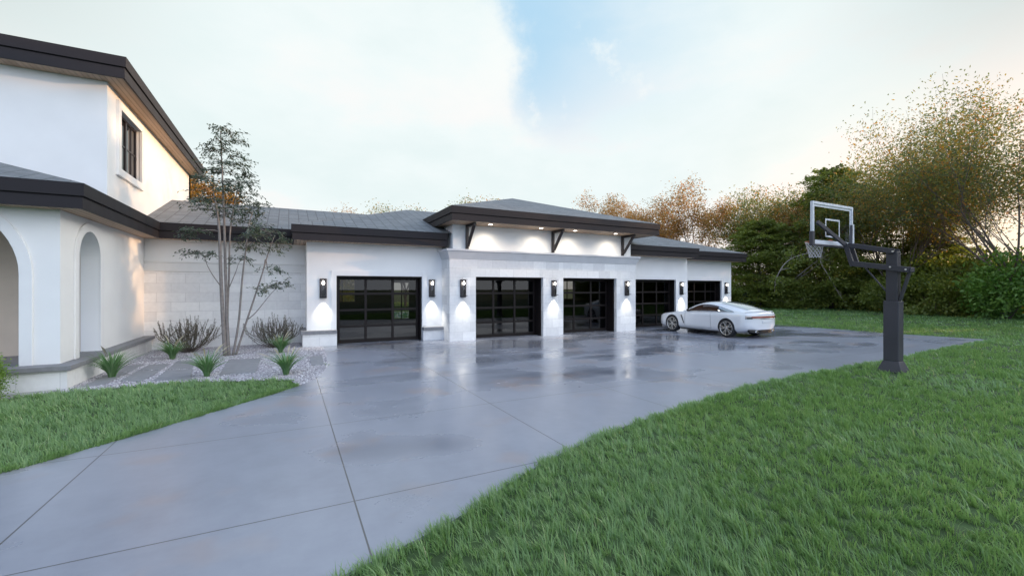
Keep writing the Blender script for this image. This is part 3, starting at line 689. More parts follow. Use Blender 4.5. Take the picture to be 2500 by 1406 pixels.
def broad_tree(name, loc, mats, H=13, trunk_h=2.5, spread=.9, up=.35, nl=34, lsize=.24, r0=.22, kids=(6,4,4,3), lenr=(.42,.22,.13,.085), lr=.55, tonebase=.4, droop=0., leafdroop=.1, min_r=.006, low=False, bend=.25, seed=1, flat=.3, keep=1.0):
    global rng
    st = rng; rng = np.random.default_rng(seed)
    t = empty(name, loc); tb = MB(); tb.smooth = True; leaves = []; nlev = len(kids)
    def grow_b(p, d, L, r, lev):
        k = 5 if lev < 2 else 4
        pts = [p]; dd = d.copy()
        for i in range(k):
            dd = (dd + rv()*bend*(.6 if lev else .25) + Vector((0,0,(up if lev > 0 else .2)*.22 - droop*.22*lev))).normalized()
            pts.append(pts[-1]+dd*(L/k))
        rr = [max(min_r, r*(1-.45*i/k)) for i in range(k+1)]
        tb.tube(pts, rr, 8 if lev == 0 else 5 if lev < 3 else 3, cap=lev==0)
        if lev == nlev:
            n = int(nl*keep); f = rng.uniform(.15,1.05,n); P = np.array([tuple(q) for q in pts])
            idx = np.clip(f*k,0,k-1e-6); i0 = idx.astype(int); w = (idx-i0)[:,None]
            c = P[i0]*(1-w)+P[i0+1]*w + rng.normal(0,1,(n,3))*np.array([lr,lr,lr*.55])*.5
            dirs = np.array(tuple(dd))[None]*.5 + rng.normal(0,.7,(n,3)); dirs[:,2] -= leafdroop*2
            tn = tonebase + rng.normal(0,.22) + rng.normal(0,.15,n)
            leaves.append(leafcloud(c, dirs, lsize*rng.uniform(.6,1.2,n), lsize*.42*rng.uniform(.7,1.2,n), tn, .1, flat)); return
        nk = kids[lev]
        for i in range(nk):
            f = (rng.uniform(.45,1.0) if lev else (rng.uniform(.5,1.0) if not low else rng.uniform(.12,1.0)))
            if i == 0: f = 1.0
            q = f*k; i0 = min(int(q),k-1); pos = pts[i0].lerp(pts[i0+1], q-i0)
            ax = rv(); perp = (ax - dd*ax.dot(dd)).normalized()
            if lev == 0:
                a = 2*math.pi*(i+rng.uniform(-.3,.3))/nk; perp = Vector((math.cos(a),math.sin(a),0))
            s = spread*rng.uniform(.6,1.25)*(.35 if i == 0 else 1)
            nd = (dd + perp*s + Vector((0,0,up*.4))).normalized()
            grow_b(pos, nd, H*lenr[lev]*rng.uniform(.75,1.2), rr[-1]*rng.uniform(.6,.8), lev+1)
    grow_b(Vector((0,0,-.1)), Vector((rng.normal(0,.05),rng.normal(0,.05),1)).normalized(), trunk_h, r0, 0)
    tb.build('trunk', M['bark'], t, fixn=False)
    build_leaves('crown', leaves, M[mats], t)
    rng = st; return t
def layered_tree(name, loc, mat, H=13, R0=3.2, z0=.4, nb=90, nl=150, lsize=.2, prof=None, droop=.35, seed=2, r0=.2, tone=.4, lw=.45, spreadw=.5, top=.3, tipup=0.):
    """straight leader with whorled branches from near the ground to the tip; foliage carried along them"""
    global rng
    st = rng; rng = np.random.default_rng(seed)
    t = empty(name, loc); tb = MB(); tb.smooth = True; leaves = []
    lead = [Vector((rng.normal(0,.012)*H*(i/8), rng.normal(0,.012)*H*(i/8), H*i/8*.98-.1*(i==0))) for i in range(9)]
    tb.tube(lead, [max(.015,r0*(1-i/8.3)) for i in range(9)], 8)
    prof = prof or (lambda f: (1-f)**.75)
    for b in range(nb):
        f = (b+rng.uniform(0,1))/nb; f = f**.85; z = z0+(H-z0)*f*.98
        L = R0*(prof(f)*(1)+.06)*rng.uniform(.7,1.12)
        a = b*2.39996+rng.normal(0,.3); i0 = min(int(z/H*8),7); base = lead[i0].lerp(lead[i0+1], min(1,max(0,z/H*8-i0)))
        k = 5; pts = [base]; d = Vector((math.cos(a),math.sin(a),.35+.5*f)).normalized()
        for i in range(k):
            d = (d + Vector((0,0,-droop*(.28 if i < 3 else .28-tipup))) + rv()*.12).normalized(); pts.append(pts[-1]+d*L/k)
        rb = max(.012, .035*L/3*(r0/.2))
        tb.tube(pts, [rb*(1-i/(k+.5))+.004 for i in range(k+1)], 4, cap=False)
        n = int(nl*(L/R0)*1.15)+8
        P = np.array([tuple(q) for q in pts]); g = rng.uniform(.12,1.06,n)**.8; idx = np.clip(g*k,0,k-1e-6); i1 = idx.astype(int); w = (idx-i1)[:,None]
        c = P[i1]*(1-w)+P[np.minimum(i1+1,k)]*w
        side = np.array([-math.sin(a),math.cos(a),0]); off = rng.normal(0,1,n)*spreadw*L*.32*(.45+.55*np.sin(np.clip(g,0,1)*np.pi))
        c = c + side[None]*off[:,None]; c[:,2] += -np.abs(off)*.3 + rng.normal(0,.10*spreadw,n)*L*.5 - rng.random(n)*.14*L*droop
        dirs = np.array([math.cos(a),math.sin(a),-.25])[None] + side[None]*np.sign(off)[:,None]*.7 + rng.normal(0,.45,(n,3))
        tn = tone + rng.normal(0,.10) + rng.normal(0,.15,n)
        leaves.append(leafcloud(c, dirs, lsize*rng.uniform(.6,1.25,n), lsize*lw*rng.uniform(.7,1.2,n), tn, .12, .25))
    tb.build('trunk', M['bark'], t, fixn=False); build_leaves('crown', leaves, M[mat], t)
    rng = st; return t
def bush(name, loc, mat, rx, ry, rz, n, lsize, seed, tone=.4, nst=9):
    """many-stemmed bush with foliage down to the ground"""
    global rng
    st = rng; rng = np.random.default_rng(seed); t = empty(name, loc); tb = MB(); leaves = []
    for i in range(nst):
        a = 2*math.pi*i/nst+rng.normal(0,.3); q = rng.uniform(.3,.85)
        e = Vector((rx*q*math.cos(a), ry*q*math.sin(a), rz*rng.uniform(.6,1.5))); tb.tube([(0,0,-.05), e*.5+Vector((0,0,rz*.12)), e], [.03*rz/2+.004,.02*rz/2+.003,.004], 4, cap=False)
    nc = max(12, n//160); 
    u = rng.normal(0,1,(nc,3)); u /= np.linalg.norm(u,axis=1,keepdims=True); u *= rng.uniform(.55,1.0,(nc,1))
    u *= 1+.18*np.sin(u[:,:1]*5+seed)*np.cos(u[:,1:2]*4)
    cc = u*np.array([rx,ry,rz]) ; cc[:,2] = np.maximum(cc[:,2]+rz*.88, .08*rz)
    k = n//nc; c = np.repeat(cc,k,0)+rng.normal(0,1,(nc*k,3))*np.array([rx,ry,rz])*.17
    c[:,2] = np.abs(c[:,2])
    dirs = np.repeat(u,k,0)+rng.normal(0,.6,(nc*k,3)); tn = np.repeat(rng.normal(tone,.13,nc),k)+rng.normal(0,.14,nc*k)
    leaves.append(leafcloud(c, dirs, lsize*rng.uniform(.6,1.2,nc*k), lsize*.5*rng.uniform(.7,1.2,nc*k), tn, .1, .2))
    tb.build('stems', M['bark'], t, fixn=False); build_leaves('foliage', leaves, M[mat], t); rng = st; return t

def place(o, x, y, rz=0, s=1, z=0, label=None, group=None, cat='tree', name=None):
    o.location = (x,y,z); o.rotation_euler = (0,0,rz); o.scale = (s,s,s) if not hasattr(s,'__len__') else s
    if name: o.name = name
    return tag(o, label, cat, group)
G1 = 'trees behind the garage'; G2 = 'trees along the far edge of the lawn'; G3 = 'bushes under the trees'
# prototypes (each also stands in the scene itself)
open_a = broad_tree('autumn_tree', (0,0,0), 'autumn', H=13, trunk_h=3.2, spread=.85, up=.5, nl=34, lsize=.24, r0=.17, kids=(7,4,4,3), lenr=(.36,.22,.15,.10), lr=.7, seed=11, tonebase=.55)
place(open_a, 43.0, 36.3, .4, (1.35,1.35,1.08), label='autumn tree with bare branches showing through orange leaves, rising behind the right garage roof', group=G2)
open_o = broad_tree('leafy_tree', (0,0,0), 'olive', H=13, trunk_h=2.2, spread=.9, up=.42, nl=40, lsize=.25, r0=.17, kids=(9,4,4,3), lenr=(.36,.22,.15,.10), lr=1.2, seed=23, tonebase=.47, low=True)
place(open_o, 48.2, 31.2, 1.2, 1.14, label='pale olive tree between the orange autumn tree and the dark evergreen', group=G2)
dense = layered_tree('evergreen_tree', (0,0,0), 'green', H=13.6, R0=4.6, z0=.2, nb=150, nl=330, lsize=.30, prof=lambda f: (1.0-.25*f if f < .5 else .875-.95*(f-.5) if f < .85 else .54*max(0,(1-f)/.15)**.5), droop=.45, seed=5, tone=.45, spreadw=.75)
place(dense, 45.8, 22.6, 0, 1.0, label='tall dark evergreen directly behind the basketball backboard', group=G2)
big = broad_tree('leafy_tree', (0,0,0), 'olive', H=16.5, trunk_h=3.0, spread=1.05, up=.40, nl=44, lsize=.205, r0=.20, kids=(12,5,4,4), lenr=(.40,.24,.15,.095), lr=1.45, seed=41, tonebase=.46, low=True, leafdroop=.15, droop=.05)
place(big, 41.5, 10.2, 2.0, 1.0, label='biggest tree, with loose orange and green leaves, at the right edge', group=G2)
def cp(src, x, y, rz, s, label, group=G2, cat='tree', z=0): return place(copy_tree(src), x, y, rz, s, z, label, group, cat)
cp(open_o, 48.5, 19.6, 3.3, 1.16, 'olive and orange tree right of the tall evergreen, behind the hoop pole')
cp(open_a, 47.5, 26.6, 2.1, .86, 'small orange tree showing behind the left side of the backboard')
cp(dense, 42.0, 27.2, 1.9, (.95,.95,.66), 'low dark evergreen left of the basketball net, branches down to the lawn')
cp(big, 45.5, 17.2, 5.0, .86, 'tall speckled tree between the hoop pole and the biggest tree')
cp(dense, 50, 17.0, 4.0, (.9,.9,.55), 'short dark evergreen deep in the shade right of the hoop pole')
cp(open_a, 38.5, 39.5, 4.4, .92, 'reddish tree peeking over the right end of the tall garage roof')
# behind the garage
cp(open_a, 32.3, 40.5, 3.0, .98, 'orange crown above the right slope of the tall garage roof', G1)
cp(open_o, 20.6, 46.5, 1.0, 1.05, 'pale thin crown above the peak of the tall garage roof', G1)
cp(open_o, 11.0, 46.0, 2.6, .89, 'yellow green crown above the garage roof left of the tall block', G1)
gold = broad_tree('golden_tree', (0,0,0), 'gold', H=12, trunk_h=2.5, spread=.8, up=.5, nl=60, lsize=.30, r0=.2, kids=(7,4,4,3), lenr=(.34,.22,.15,.10), lr=.75, seed=61)
place(gold, -6.8, 41, 0, .90, label='golden tree behind the house, seen through the young tree', group=G1)
cp(dense, 6.3, 63.5, .7, (.6,.6,.90), 'small dark tree tip just above the low roof ridge', G1)
cp(open_a, 8.9, 62.0, .3, .96, 'pinkish tree tip just above the low roof ridge', G1)
# trees past the right edge of the view, which shade the yard
for i, (x, y, rz, s, src) in enumerate([(45,-6.5,0,1.38,dense),(51,-6.0,2.2,1.25,dense),(53,4.2,2.2,.95,dense),(46,.6,4,.74,open_a),(49,-.6,2,.80,open_a),(47,4.0,1,.8,open_o),(44,-3,3,.80,dense),(40,-8,1,.74,dense),(44,-13,2,.86,dense),(39,-18,3,.8,dense),(44,-24,4,.8,dense),(40,-31,5,.8,dense)]):
    cp(src, x, y, rz, s, 'tree past the right edge of the view that shades the yard', 'trees past the right edge of the view')
b1 = bush('evergreen_bush', (0,0,0), 'green', 2.3, 2.3, 1.5, 5200, .24, 3)
place(b1, 43.0, 23.6, 0, 1, label='dark bush at the foot of the tall evergreen', group=G3, cat='bush')
b2 = bush('leafy_bush', (0,0,0), 'bushleaf', 2.2, 2.0, 1.8, 5200, .24, 9, tone=.25)
place(b2, 40.6, 9.9, 0, 1.15, label='bright green bush at the right edge of the lawn', group=G3, cat='bush')
for i, (x, y, rz, s, src, lab) in enumerate([(41,30,.5,.85,b1,'low bush at the lawn edge past the right corner of the garage'),(44,33.5,1,1.0,b1,'bush behind the small blue spruce'),
    (43.5,27,2,.9,b1,'bush under the low dark evergreen'),(46,20.6,2.6,1.0,b1,'bush just left of the hoop pole pad'),(47.0,17.8,3,1.5,b1,'bush just right of the hoop pole pad'),
    (46.5,15.0,4,1.7,b1,'shaded bush midway between the hoop pole and the bright bush'),(46.5,12.4,5,1.6,b1,'shaded bush just left of the bright green bush'),(46,7.6,1,1.1,b2,'second bright bush cut off by the right edge'),
    (41.8,13.6,2,1.05,b1,'dark bush in front of the trunk of the speckled tree'),(43.0,16.8,3.6,1.0,b1,'dark bush on the lawn edge right behind the hoop pole'),(52,24,1.5,1.6,b1,'large dark bush deep behind the tall evergreen'),(54,18,2.5,1.6,b1,'large dark bush deep behind the hoop pole'),(53,12,.5,1.6,b1,'large dark bush deep behind the bright green bush'),(51,31,.9,1.5,b1,'large dark bush deep behind the blue spruce'),(48,38,.2,1.4,b1,'large dark bush behind the right corner of the garage')]):
    place(copy_tree(src), x, y, rz, s, 0, lab, G3, 'bush')
sp = layered_tree('blue_spruce', (0,0,0), 'spruce', H=1.55, R0=.85, z0=.15, nb=46, nl=60, lsize=.11, droop=.25, seed=8, r0=.04, lw=.3)
place(sp, 39.6, 27.0, 0, 1, label='small blue spruce on the lawn past the car', cat='tree')
# arching bare limbs that hang out of the dark trees
def limb(pts, r, label):
    m = MB(); m.smooth = True
    P = smoothpoly([(i, 0) for i in range(len(pts))], 6); t = np.arange(len(pts)); q = np.linspace(0, len(pts)-1, (len(pts)-1)*7+1)
    pp = list(zip(*[cr(t, [p[a] for p in pts], q) for a in range(3)])); 
    m.tube(pp, list(np.linspace(r, r*.25, len(pp))), 6)
    return m
def ray_at(u, v, fw):
    a = (u-1250)/1056; b = (703-v)/1056; th = math.atan(545/1056); s, c = math.sin(th), math.cos(th)
    return (fw*(s+a*c), fw*(c-a*s), 1.95+fw*b)
arch = empty('arching_tree', (42.4,24.6,0), label='bare arching pale limbs hanging in front of the dark evergreen', cat='tree', group=G2)
am = limb([(42.4,24.6,-.1),(42.3,24.5,2.2),ray_at(2010,622,39),ray_at(1965,620,38.6),ray_at(1920,640,38),ray_at(1895,680,37.6),ray_at(1892,700,37.6)], .08, '')
for L, r in (([ray_at(2010,622,39),ray_at(2004,640,38.4),ray_at(2022,672,38),ray_at(2045,712,37.6),ray_at(2060,735,37.4)], .07), ([(42.3,24.5,2.2),ray_at(2030,625,39.5),ray_at(2070,600,40),ray_at(2110,560,40.5)], .07)):
    k = limb(L, r, ''); am.add(k.v, k.f)
al = []; r_ = np.random.default_rng(5); av = np.array([tuple(v) for v in am.v])
for i in r_.choice(len(av), 70):
    if av[i][2] < 1.5: continue
    e = av[i]+r_.normal(0,.45,3); am.tube([av[i], (av[i]+e)/2+r_.normal(0,.06,3), e], [.02,.015,.006], 3, cap=False)
    m = 26; c = e+r_.normal(0,.28,(m,3)); al.append(leafcloud(c, r_.normal(0,1,(m,3)), .26*r_.uniform(.6,1.2,m), .12, .45+r_.normal(0,.15,m), .1, .2))
o = build_leaves('crown', al, M['green'], arch); o.matrix_parent_inverse = Matrix.Translation((-42.4,-24.6,0))
o = am.build('trunk', M['palebark'], None, smooth=True); o.parent = arch; o.matrix_parent_inverse = Matrix.Translation((-42.4,-24.6,0))

# ------------------------------------------------------------------ young multi-stem tree in the gravel bed
def zt(x, y, dy=0.): # picture of the bed -> point at the tree's depth
    u, v = 340+x/2.268, 280+y/2.268; a = (u-1250)/1056; b = (703-v)/1056; th = math.atan(545/1056); s, c = math.sin(th), math.cos(th)
    d = (s+a*c, c-a*s, b); t = (14.8+dy)/d[1]; return Vector((d[0]*t, 14.8+dy, 1.95+d[2]*t))
yt = empty('young_tree', (-1.48,14.8,0), label='slender multi-stem young tree growing from the gravel by the stone wall', cat='tree')
tb = MB(); tb.smooth = True
stems = [([(478,1345),(462,1100),(450,850),(443,650),(428,520),(410,430)],.060,-.12), ([(497,1345),(484,1100),(476,800),(470,600),(462,380),(455,230),(450,90)],.046,.1),
         ([(492,1345),(488,1100),(497,900),(503,650),(530,480),(560,360)],.036,.25), ([(516,1345),(550,1150),(571,900),(590,750),(604,620),(630,530)],.034,-.25), ([(530,1345),(592,1150),(652,970),(690,850),(722,740),(750,670)],.032,.2),
         ([(595,1138),(640,1100),(690,1040),(735,985),(790,935)],.018,.2), ([(448,945),(405,885),(375,830),(362,790),(325,760)],.014,-.3), ([(499,955),(535,870),(552,820),(575,800)],.014,.2), ([(690,850),(700,800),(715,870),(735,865)],.018,.1),
         ([(443,650),(415,640),(360,640),(310,640)],.018,-.2), ([(590,750),(610,720),(640,700)],.018,-.2), ([(604,620),(640,620),(690,640),(740,670)],.014,-.3)]
for pts, r, dy in stems:
    q = [zt(px, py, dy*(i/(len(pts)-1))) for i, (px, py) in enumerate(pts)]
    t = np.arange(len(q)); f = np.linspace(0, len(q)-1, len(q)*4)
    pp = list(zip(*[cr(t, [p[a] for p in q], f) for a in range(3)])); tb.tube(pp, list(np.linspace(r, r*.28, len(pp))), 7)
clus = [(470,75,60),(520,110,60),(430,135,70),(545,145,45),(420,190,70),(490,205,80),(560,235,60),(450,265,110),(530,285,90),(400,300,50),(480,320,120),(590,330,50),(340,355,60),(430,370,110),(540,370,100),(610,390,50),
        (460,420,130),(560,425,90),(340,465,100),(450,480,120),(580,470,90),(640,500,60),(400,520,110),(520,525,90),(610,535,80),(660,540,50),(470,560,60),(590,590,70),(650,625,90),(720,650,90),(790,690,50),(640,665,80),
        (310,640,75),(270,668,40),(330,768,75),(400,780,40),(560,800,60),(620,730,70),(740,858,55),(720,955,70),(800,935,45),(690,975,50),(560,730,50),(770,750,50)]
lv = []; r_ = np.random.default_rng(77)
top = zt(455, 230)
for (px, py, w) in clus:
    cen = np.array(zt(px, py, r_.normal(0,.35))); rx = w/2.268*16/1056*1.05
    # a spray: several twigs fanning nearly level from the stem side, with paired leaves along them
    for k in range(int(4+w/14)):
        a = r_.uniform(0,2*np.pi); L = rx*r_.uniform(.55,1.1); e = cen+np.array([math.cos(a)*L, math.sin(a)*L*.9, r_.normal(-.02,.10)-.06*L]); 
        s0 = cen + r_.normal(0,.05,3)*np.array([rx*1.5,rx*1.5,.9]); tb.tube([s0, (s0+e)/2+np.array([0,0,.05*L]), e], [.006,.005,.003], 3, cap=False)
        m = int(9+L*16); f = r_.uniform(.15,1.05,m)[:,None]; c = s0*(1-f)+e*f + np.array([0,0,1])*(.18*L*f*(1-f)) + r_.normal(0,.035,(m,3))
        sd = np.where(r_.random(m)<.5,-1,1)[:,None]; d = (e-s0)/np.linalg.norm(e-s0); side = np.cross(d,[0,0,1])
        dirs = d[None]*.8+side[None]*sd*.8+r_.normal(0,.25,(m,3)); dirs[:,2] -= .35
        tn = .35+r_.normal(0,.1)+r_.normal(0,.18,m) + (.18 if py > 600 and px > 560 else 0)
        lv.append(leafcloud(c, dirs, (.105)*r_.uniform(.6,1.2,m), .036*r_.uniform(.7,1.2,m), tn, .12, .5))
PI = Matrix.Translation((1.48,-14.8,0))
o = tb.build('trunk', M['bark2'], None, fixn=False); o.parent = yt; o.matrix_parent_inverse = PI
o = build_leaves('crown', lv, M['yardleaf'], yt); o.matrix_parent_inverse = PI

# ------------------------------------------------------------------ small plants
def woody_shrub(loc, seed, label, sx=1.0, H=1.15):
    global rng
    st = rng; rng = np.random.default_rng(seed); t = empty('woody_shrub', loc, label=label, cat='shrub', group='woody shrubs against the stone wall'); tb = MB(); lv = []
    for i in range(58):
        a = rng.uniform(0,2*np.pi); q = rng.uniform(.0,1)**.6*sx*.95; hgt = H*(1-.30*q/sx)*rng.uniform(.72,1.05)
        e = Vector((q*math.cos(a), q*.7*math.sin(a), hgt)); p1 = Vector((e.x*.55,e.y*.55,hgt*.30))+rv()*.05; p2 = Vector((e.x*.86,e.y*.86,hgt*.62))+rv()*.05
        pts = [Vector((rng.normal(0,.05),rng.normal(0,.05),-.03)), p1, p2, e]; tb.tube(pts, [.011,.009,.0075,.004], 4, cap=False)
        if rng.random() < .6:
            s = p1.lerp(p2, rng.uniform(.2,.9)); e2 = s+Vector((rng.normal(0,.12),rng.normal(0,.1),rng.uniform(.2,.42))); tb.tube([s,(s+e2)/2+rv()*.02,e2],[.007,.006,.003],3,cap=False); segs = [(p1,p2),(p2,e),(s,e2)]
        else: segs = [(p1,p2),(p2,e)]
        for A, B in segs:
            m = 38; f = rng.uniform(0,1,m)[:,None]; A_, B_ = np.array(tuple(A)), np.array(tuple(B)); c = A_*(1-f)+B_*f+rng.normal(0,.012,(m,3))
            lv.append(leafcloud(c, rng.normal(0,1,(m,3))+np.array([0,0,.4]), .034*rng.uniform(.6,1.2,m), .016, rng.uniform(0,1,m), .1, 0))
    tb.build('stems', M['twig'], t, fixn=False); build_leaves('foliage', lv, M['shrubleaf'], t); rng = st; return t
woody_shrub((-2.70,16.15,0), 5, 'woody leafless-looking shrub left of the young tree, against the stone wall', 1.0, 1.22)
woody_shrub((-.42,16.1,0), 6, 'woody leafless-looking shrub right of the young tree, behind a grass clump', .98, 1.18)
def grass_clump(loc, seed, label, H=.5, dark_plumes=False):
    global rng
    st = rng; rng = np.random.default_rng(seed); t = empty('grass_clump', loc, label=label, cat='grass clump', group='ornamental grass clumps in the gravel bed')
    def straps(n, Lr, w, out, mat, name, tone0, tip=0):
        a = rng.uniform(0,2*np.pi,n); L = rng.uniform(*Lr,n); o = rng.uniform(*out,n); K = 7; V = []; T = []
        f = np.linspace(0,1,K)
        for i in range(n):
            d = np.array([math.cos(a[i]),math.sin(a[i])]); rad = .02+ o[i]*L[i]*(f**1.5); z = L[i]*(f-.45*o[i]*f**2.4)
            ww = w*rng.uniform(.7,1.2)*np.where(f<.5,.8+.4*f,1-(f-.5)*1.9); ww[-1] = .0006
            if tip: ww = np.where(f>.62, w*2.6*np.sin((f-.60)/.40*np.pi*.97)+.002, w*.35)
            x, y = rad*d[0]+rng.normal(0,.015), rad*d[1]+rng.normal(0,.015); nx, ny = -d[1], d[0]; tw = rng.normal(0,.3)
            V.append(np.stack([np.stack([x-nx*ww/2,y-ny*ww/2,z-ww*tw/2],-1),np.stack([x+nx*ww/2,y+ny*ww/2,z+ww*tw/2],-1)],1).reshape(-1,3)); T.append(np.full(2*K,np.clip(rng.normal(tone0,.2),0,1)))
        q = np.array([[2*k,2*k+1,2*k+3,2*k+2] for k in range(K-1)]); Q = (q[None]+2*K*np.arange(n)[:,None,None]).reshape(-1,4)
        return npmesh(name, np.concatenate(V), Q, M[mat], t, np.concatenate(T))
    straps(95, (H*.7,H*1.1), .030, (.25,.85), 'strap', 'leaves', .55)
    straps(120, (H*.9,H*1.35), .004, (.5,1.15), 'strap', 'fine_blades', .8)
    straps(9, (H*1.1,H*1.45), .011, (.45,.8), 'plume' if not dark_plumes else 'shrubleaf', 'seed_heads', .6, tip=1)
    rng = st; return t
grass_clump((-3.42,12.35,0), 21, 'largest grass clump with dark seed heads, beside the house plinth at the lawn', .70, True)
grass_clump((-2.82,14.75,0), 22, 'grass clump at the foot of the left woody shrub', .62)
grass_clump((-1.60,11.55,0), 23, 'grass clump at the lawn edge in front of the young tree', .64)
grass_clump((-.22,14.75,0), 24, 'grass clump at the foot of the right woody shrub', .64)
grass_clump((-.05,10.95,0), 25, 'grass clump at the lawn tip nearest the driveway', .66)
hb = bush('round_bush', (0,0,0), 'bushleaf', .50, .50, .47, 17000, .042, 31, tone=.7, nst=8)
place(hb, -4.86, 10.55, 0, 1, label='clipped bright green bush cut off by the left edge', cat='bush')
# garden behind the garage, glimpsed through its windows
tag(sheet('pool_deck', [(2,27),(16,27),(16,36),(2,36)], .0, M['belt']), kind='structure')
tag(sheet('pool_water', [(3,28.5),(15,28.5),(15,34),(3,34)], .006, M['pool']), kind='structure')
# ------------------------------------------------------------------ parked coupe (nose at local y=0, tail at y=-4.86)
M['paint'] = plain('pearl_white_paint', (.80,.80,.81), .22, var=.01, coat=1.0)
M['carglass'] = plain('dark_car_glass', (.045,.022,.014), .02, var=.3, scale=2.2, spec=.5)
M['skyglass'] = plain('sky_tinted_car_glass', (.46,.53,.60), .06, metal=.75, var=.05)  # pale blue base colour imitates the sky reflected in the glass
M['rubber'] = plain('tyre_rubber', (.018,.018,.02), .75, var=.2)
M['alloy'] = plain('bright_alloy', (.62,.60,.57), .28, metal=.85, var=.05)
M['chrome'] = plain('chrome', (.75,.75,.76), .08, metal=1.0, var=.02)
M['blackplastic'] = plain('black_plastic', (.012,.011,.012), .35)
M['brake'] = plain('brake_disc', (.12,.12,.12), .4, metal=.8)
M['taillens'] = plain('tail_lamp_lens', (.30,.045,.03), .12, var=.15, coat=.6)
M['tailclear'] = plain('tail_lamp_pale_lens', (.58,.50,.46), .10, var=.1, coat=.6)
M['headlens'] = plain('head_lamp_lens', (.10,.11,.12), .05, coat=1.)
M['tan'] = plain('tan_leather', (.20,.085,.045), .5)
car = empty('parked_car', (16.36,14.95,0), label='white fastback coupe parked with its nose toward the fourth garage door', cat='car')
ST = [ # l, zl, wb, w, zs, ws, zc
 (0.00,.34,.42,.52,.68,.44,.71),(0.05,.24,.62,.72,.70,.62,.745),(0.20,.19,.77,.87,.745,.77,.80),(0.50,.17,.84,.935,.80,.83,.86),(0.92,.17,.86,.965,.855,.85,.92),
 (1.40,.17,.86,.955,.90,.86,.965),(1.90,.17,.86,.945,.925,.87,.99),(2.60,.17,.86,.94,.935,.875,1.0),(3.20,.17,.87,.955,.945,.885,1.0),(3.74,.18,.88,.985,.955,.90,1.02),
 (4.20,.21,.86,.975,.96,.875,1.03),(4.50,.27,.83,.945,.975,.81,1.035),(4.62,.31,.78,.885,.985,.745,1.035),(4.70,.33,.69,.783,.985,.67,1.03),(4.78,.34,.55,.618,.975,.54,1.015),(4.82,.345,.42,.467,.955,.41,.985),(4.84,.35,.27,.29,.93,.26,.95)]
def body_mesh():
    m = MB(); ls = np.array([s[0] for s in ST]); A = np.array(ST)
    rings = []
    q = np.concatenate([np.linspace(0,.5,9), np.linspace(.6,4.4,40), np.linspace(4.46,4.84,15)])
    cols = [np.interp(q, ls, A[:,i]) if False else cr(ls, A[:,i], q) for i in range(1,7)]
    for k, l in enumerate(q):
        zl,wb,w,zs,ws,zc = [c[k] for c in cols]
        half = [(0,zl),(wb*.5,zl),(wb*.9,zl+.005),(wb,zl+.05),(w*.985,zl+.14),(w,zl+.26),(w*.992,(zl+.26+zs)/2),(w*.985,zs-.14),(w*.972,zs-.055),((w+ws)/2*.98,zs-.008),(ws,zs+.008),(ws*.8,zs+(zc-zs)*.45),(ws*.45,zs+(zc-zs)*.85),(0,zc)]
        ring = half + [(-x,z) for x,z in half[-2:0:-1]]
        rings.append([(x,-l,z) for x,z in ring])
    n = len(rings[0]); vs = [p for r in rings for p in r]
    fs = [(i*n+j, i*n+(j+1)%n, (i+1)*n+(j+1)%n, (i+1)*n+j) for i in range(len(rings)-1) for j in range(n)]
    for k in (0, len(rings)-1): fs.append(list(range(k*n,(k+1)*n)))
    m.add(vs, fs); return m
b = body_mesh(); body = b.build('body', M['paint'], None, smooth=True)
cut = MB()
for l in (.92, 3.78):
    for sx in (-1, 1): cut.lathe([(0,sx*.60),(.398,sx*.60),(.398,sx*1.2),(0,sx*1.2)], 40, axis='x', c=(0,-l,.362))
co = cut.build('arch_cutter', M['blackplastic'])
bo = body.modifiers.new('arches', 'BOOLEAN'); bo.operation = 'DIFFERENCE'; bo.object = co; bo.solver = 'EXACT'
dg = bpy.context.evaluated_depsgraph_get(); me = bpy.data.meshes.new_from_object(body.evaluated_get(dg))
body.modifiers.clear(); body.data = me; bpy.data.objects.remove(co, do_unlink=True); body.parent = car
while len(me.materials) < 2: me.materials.append(M['blackplastic'])
for p in me.polygons:
    c = p.center
    inside = any(abs((c.y+l)**2+(c.z-.362)**2-.398**2) < .02 and abs(c.x) < .97 and abs(p.normal.x) < .3 for l in (.92,3.78)) or (abs(abs(c.x)-.60)<.01 and any(abs(c.y+l)<.42 for l in (.92,3.78)) and abs(p.normal.x)>.7 and c.z<.8)
    p.material_index = 1 if inside else 0
    p.use_smooth = not inside
es = body.modifiers.new('shade', 'EDGE_SPLIT'); es.split_angle = R(50)
# cabin surface
cl = [1.42,1.75,2.1,2.5,2.9,3.3,3.7,4.1,4.45,4.62]
cz = [1.00,1.15,1.285,1.365,1.385,1.365,1.30,1.205,1.10,1.045]; cb = [.93,.935,.94,.945,.95,.955,.965,.975,.985,.99]
cwb = [.80,.855,.875,.88,.88,.872,.85,.80,.72,.66]; cri = [.97,1.09,1.215,1.295,1.315,1.295,1.225,1.13,1.045,1.01]; cwr = [.60,.63,.635,.63,.62,.61,.60,.585,.56,.53]
def cab(l, t, off=0):
    """point of the cabin skin: t=0 belt line, .5 roof rail, 1 centre line"""
    zc,zb,wb,zr,wr = [float(cr(cl, a, l)) for a in (cz,cb,cwb,cri,cwr)]
    if t < .5:
        f = t/.5; x = wb+(wr-wb)*f + .05*math.sin(math.pi*f); z = zb+(zr-zb)*f
    else:
        f = (t-.5)/.5; x = wr*math.cos(f*math.pi/2)**.9; z = zr+(zc-zr)*math.sin(f*math.pi/2)
        if f > .999: x = 0
    k = 1+off/.8
    return (x*(1+off/.8), -l, z+off*(.3 if t < .5 else .9))
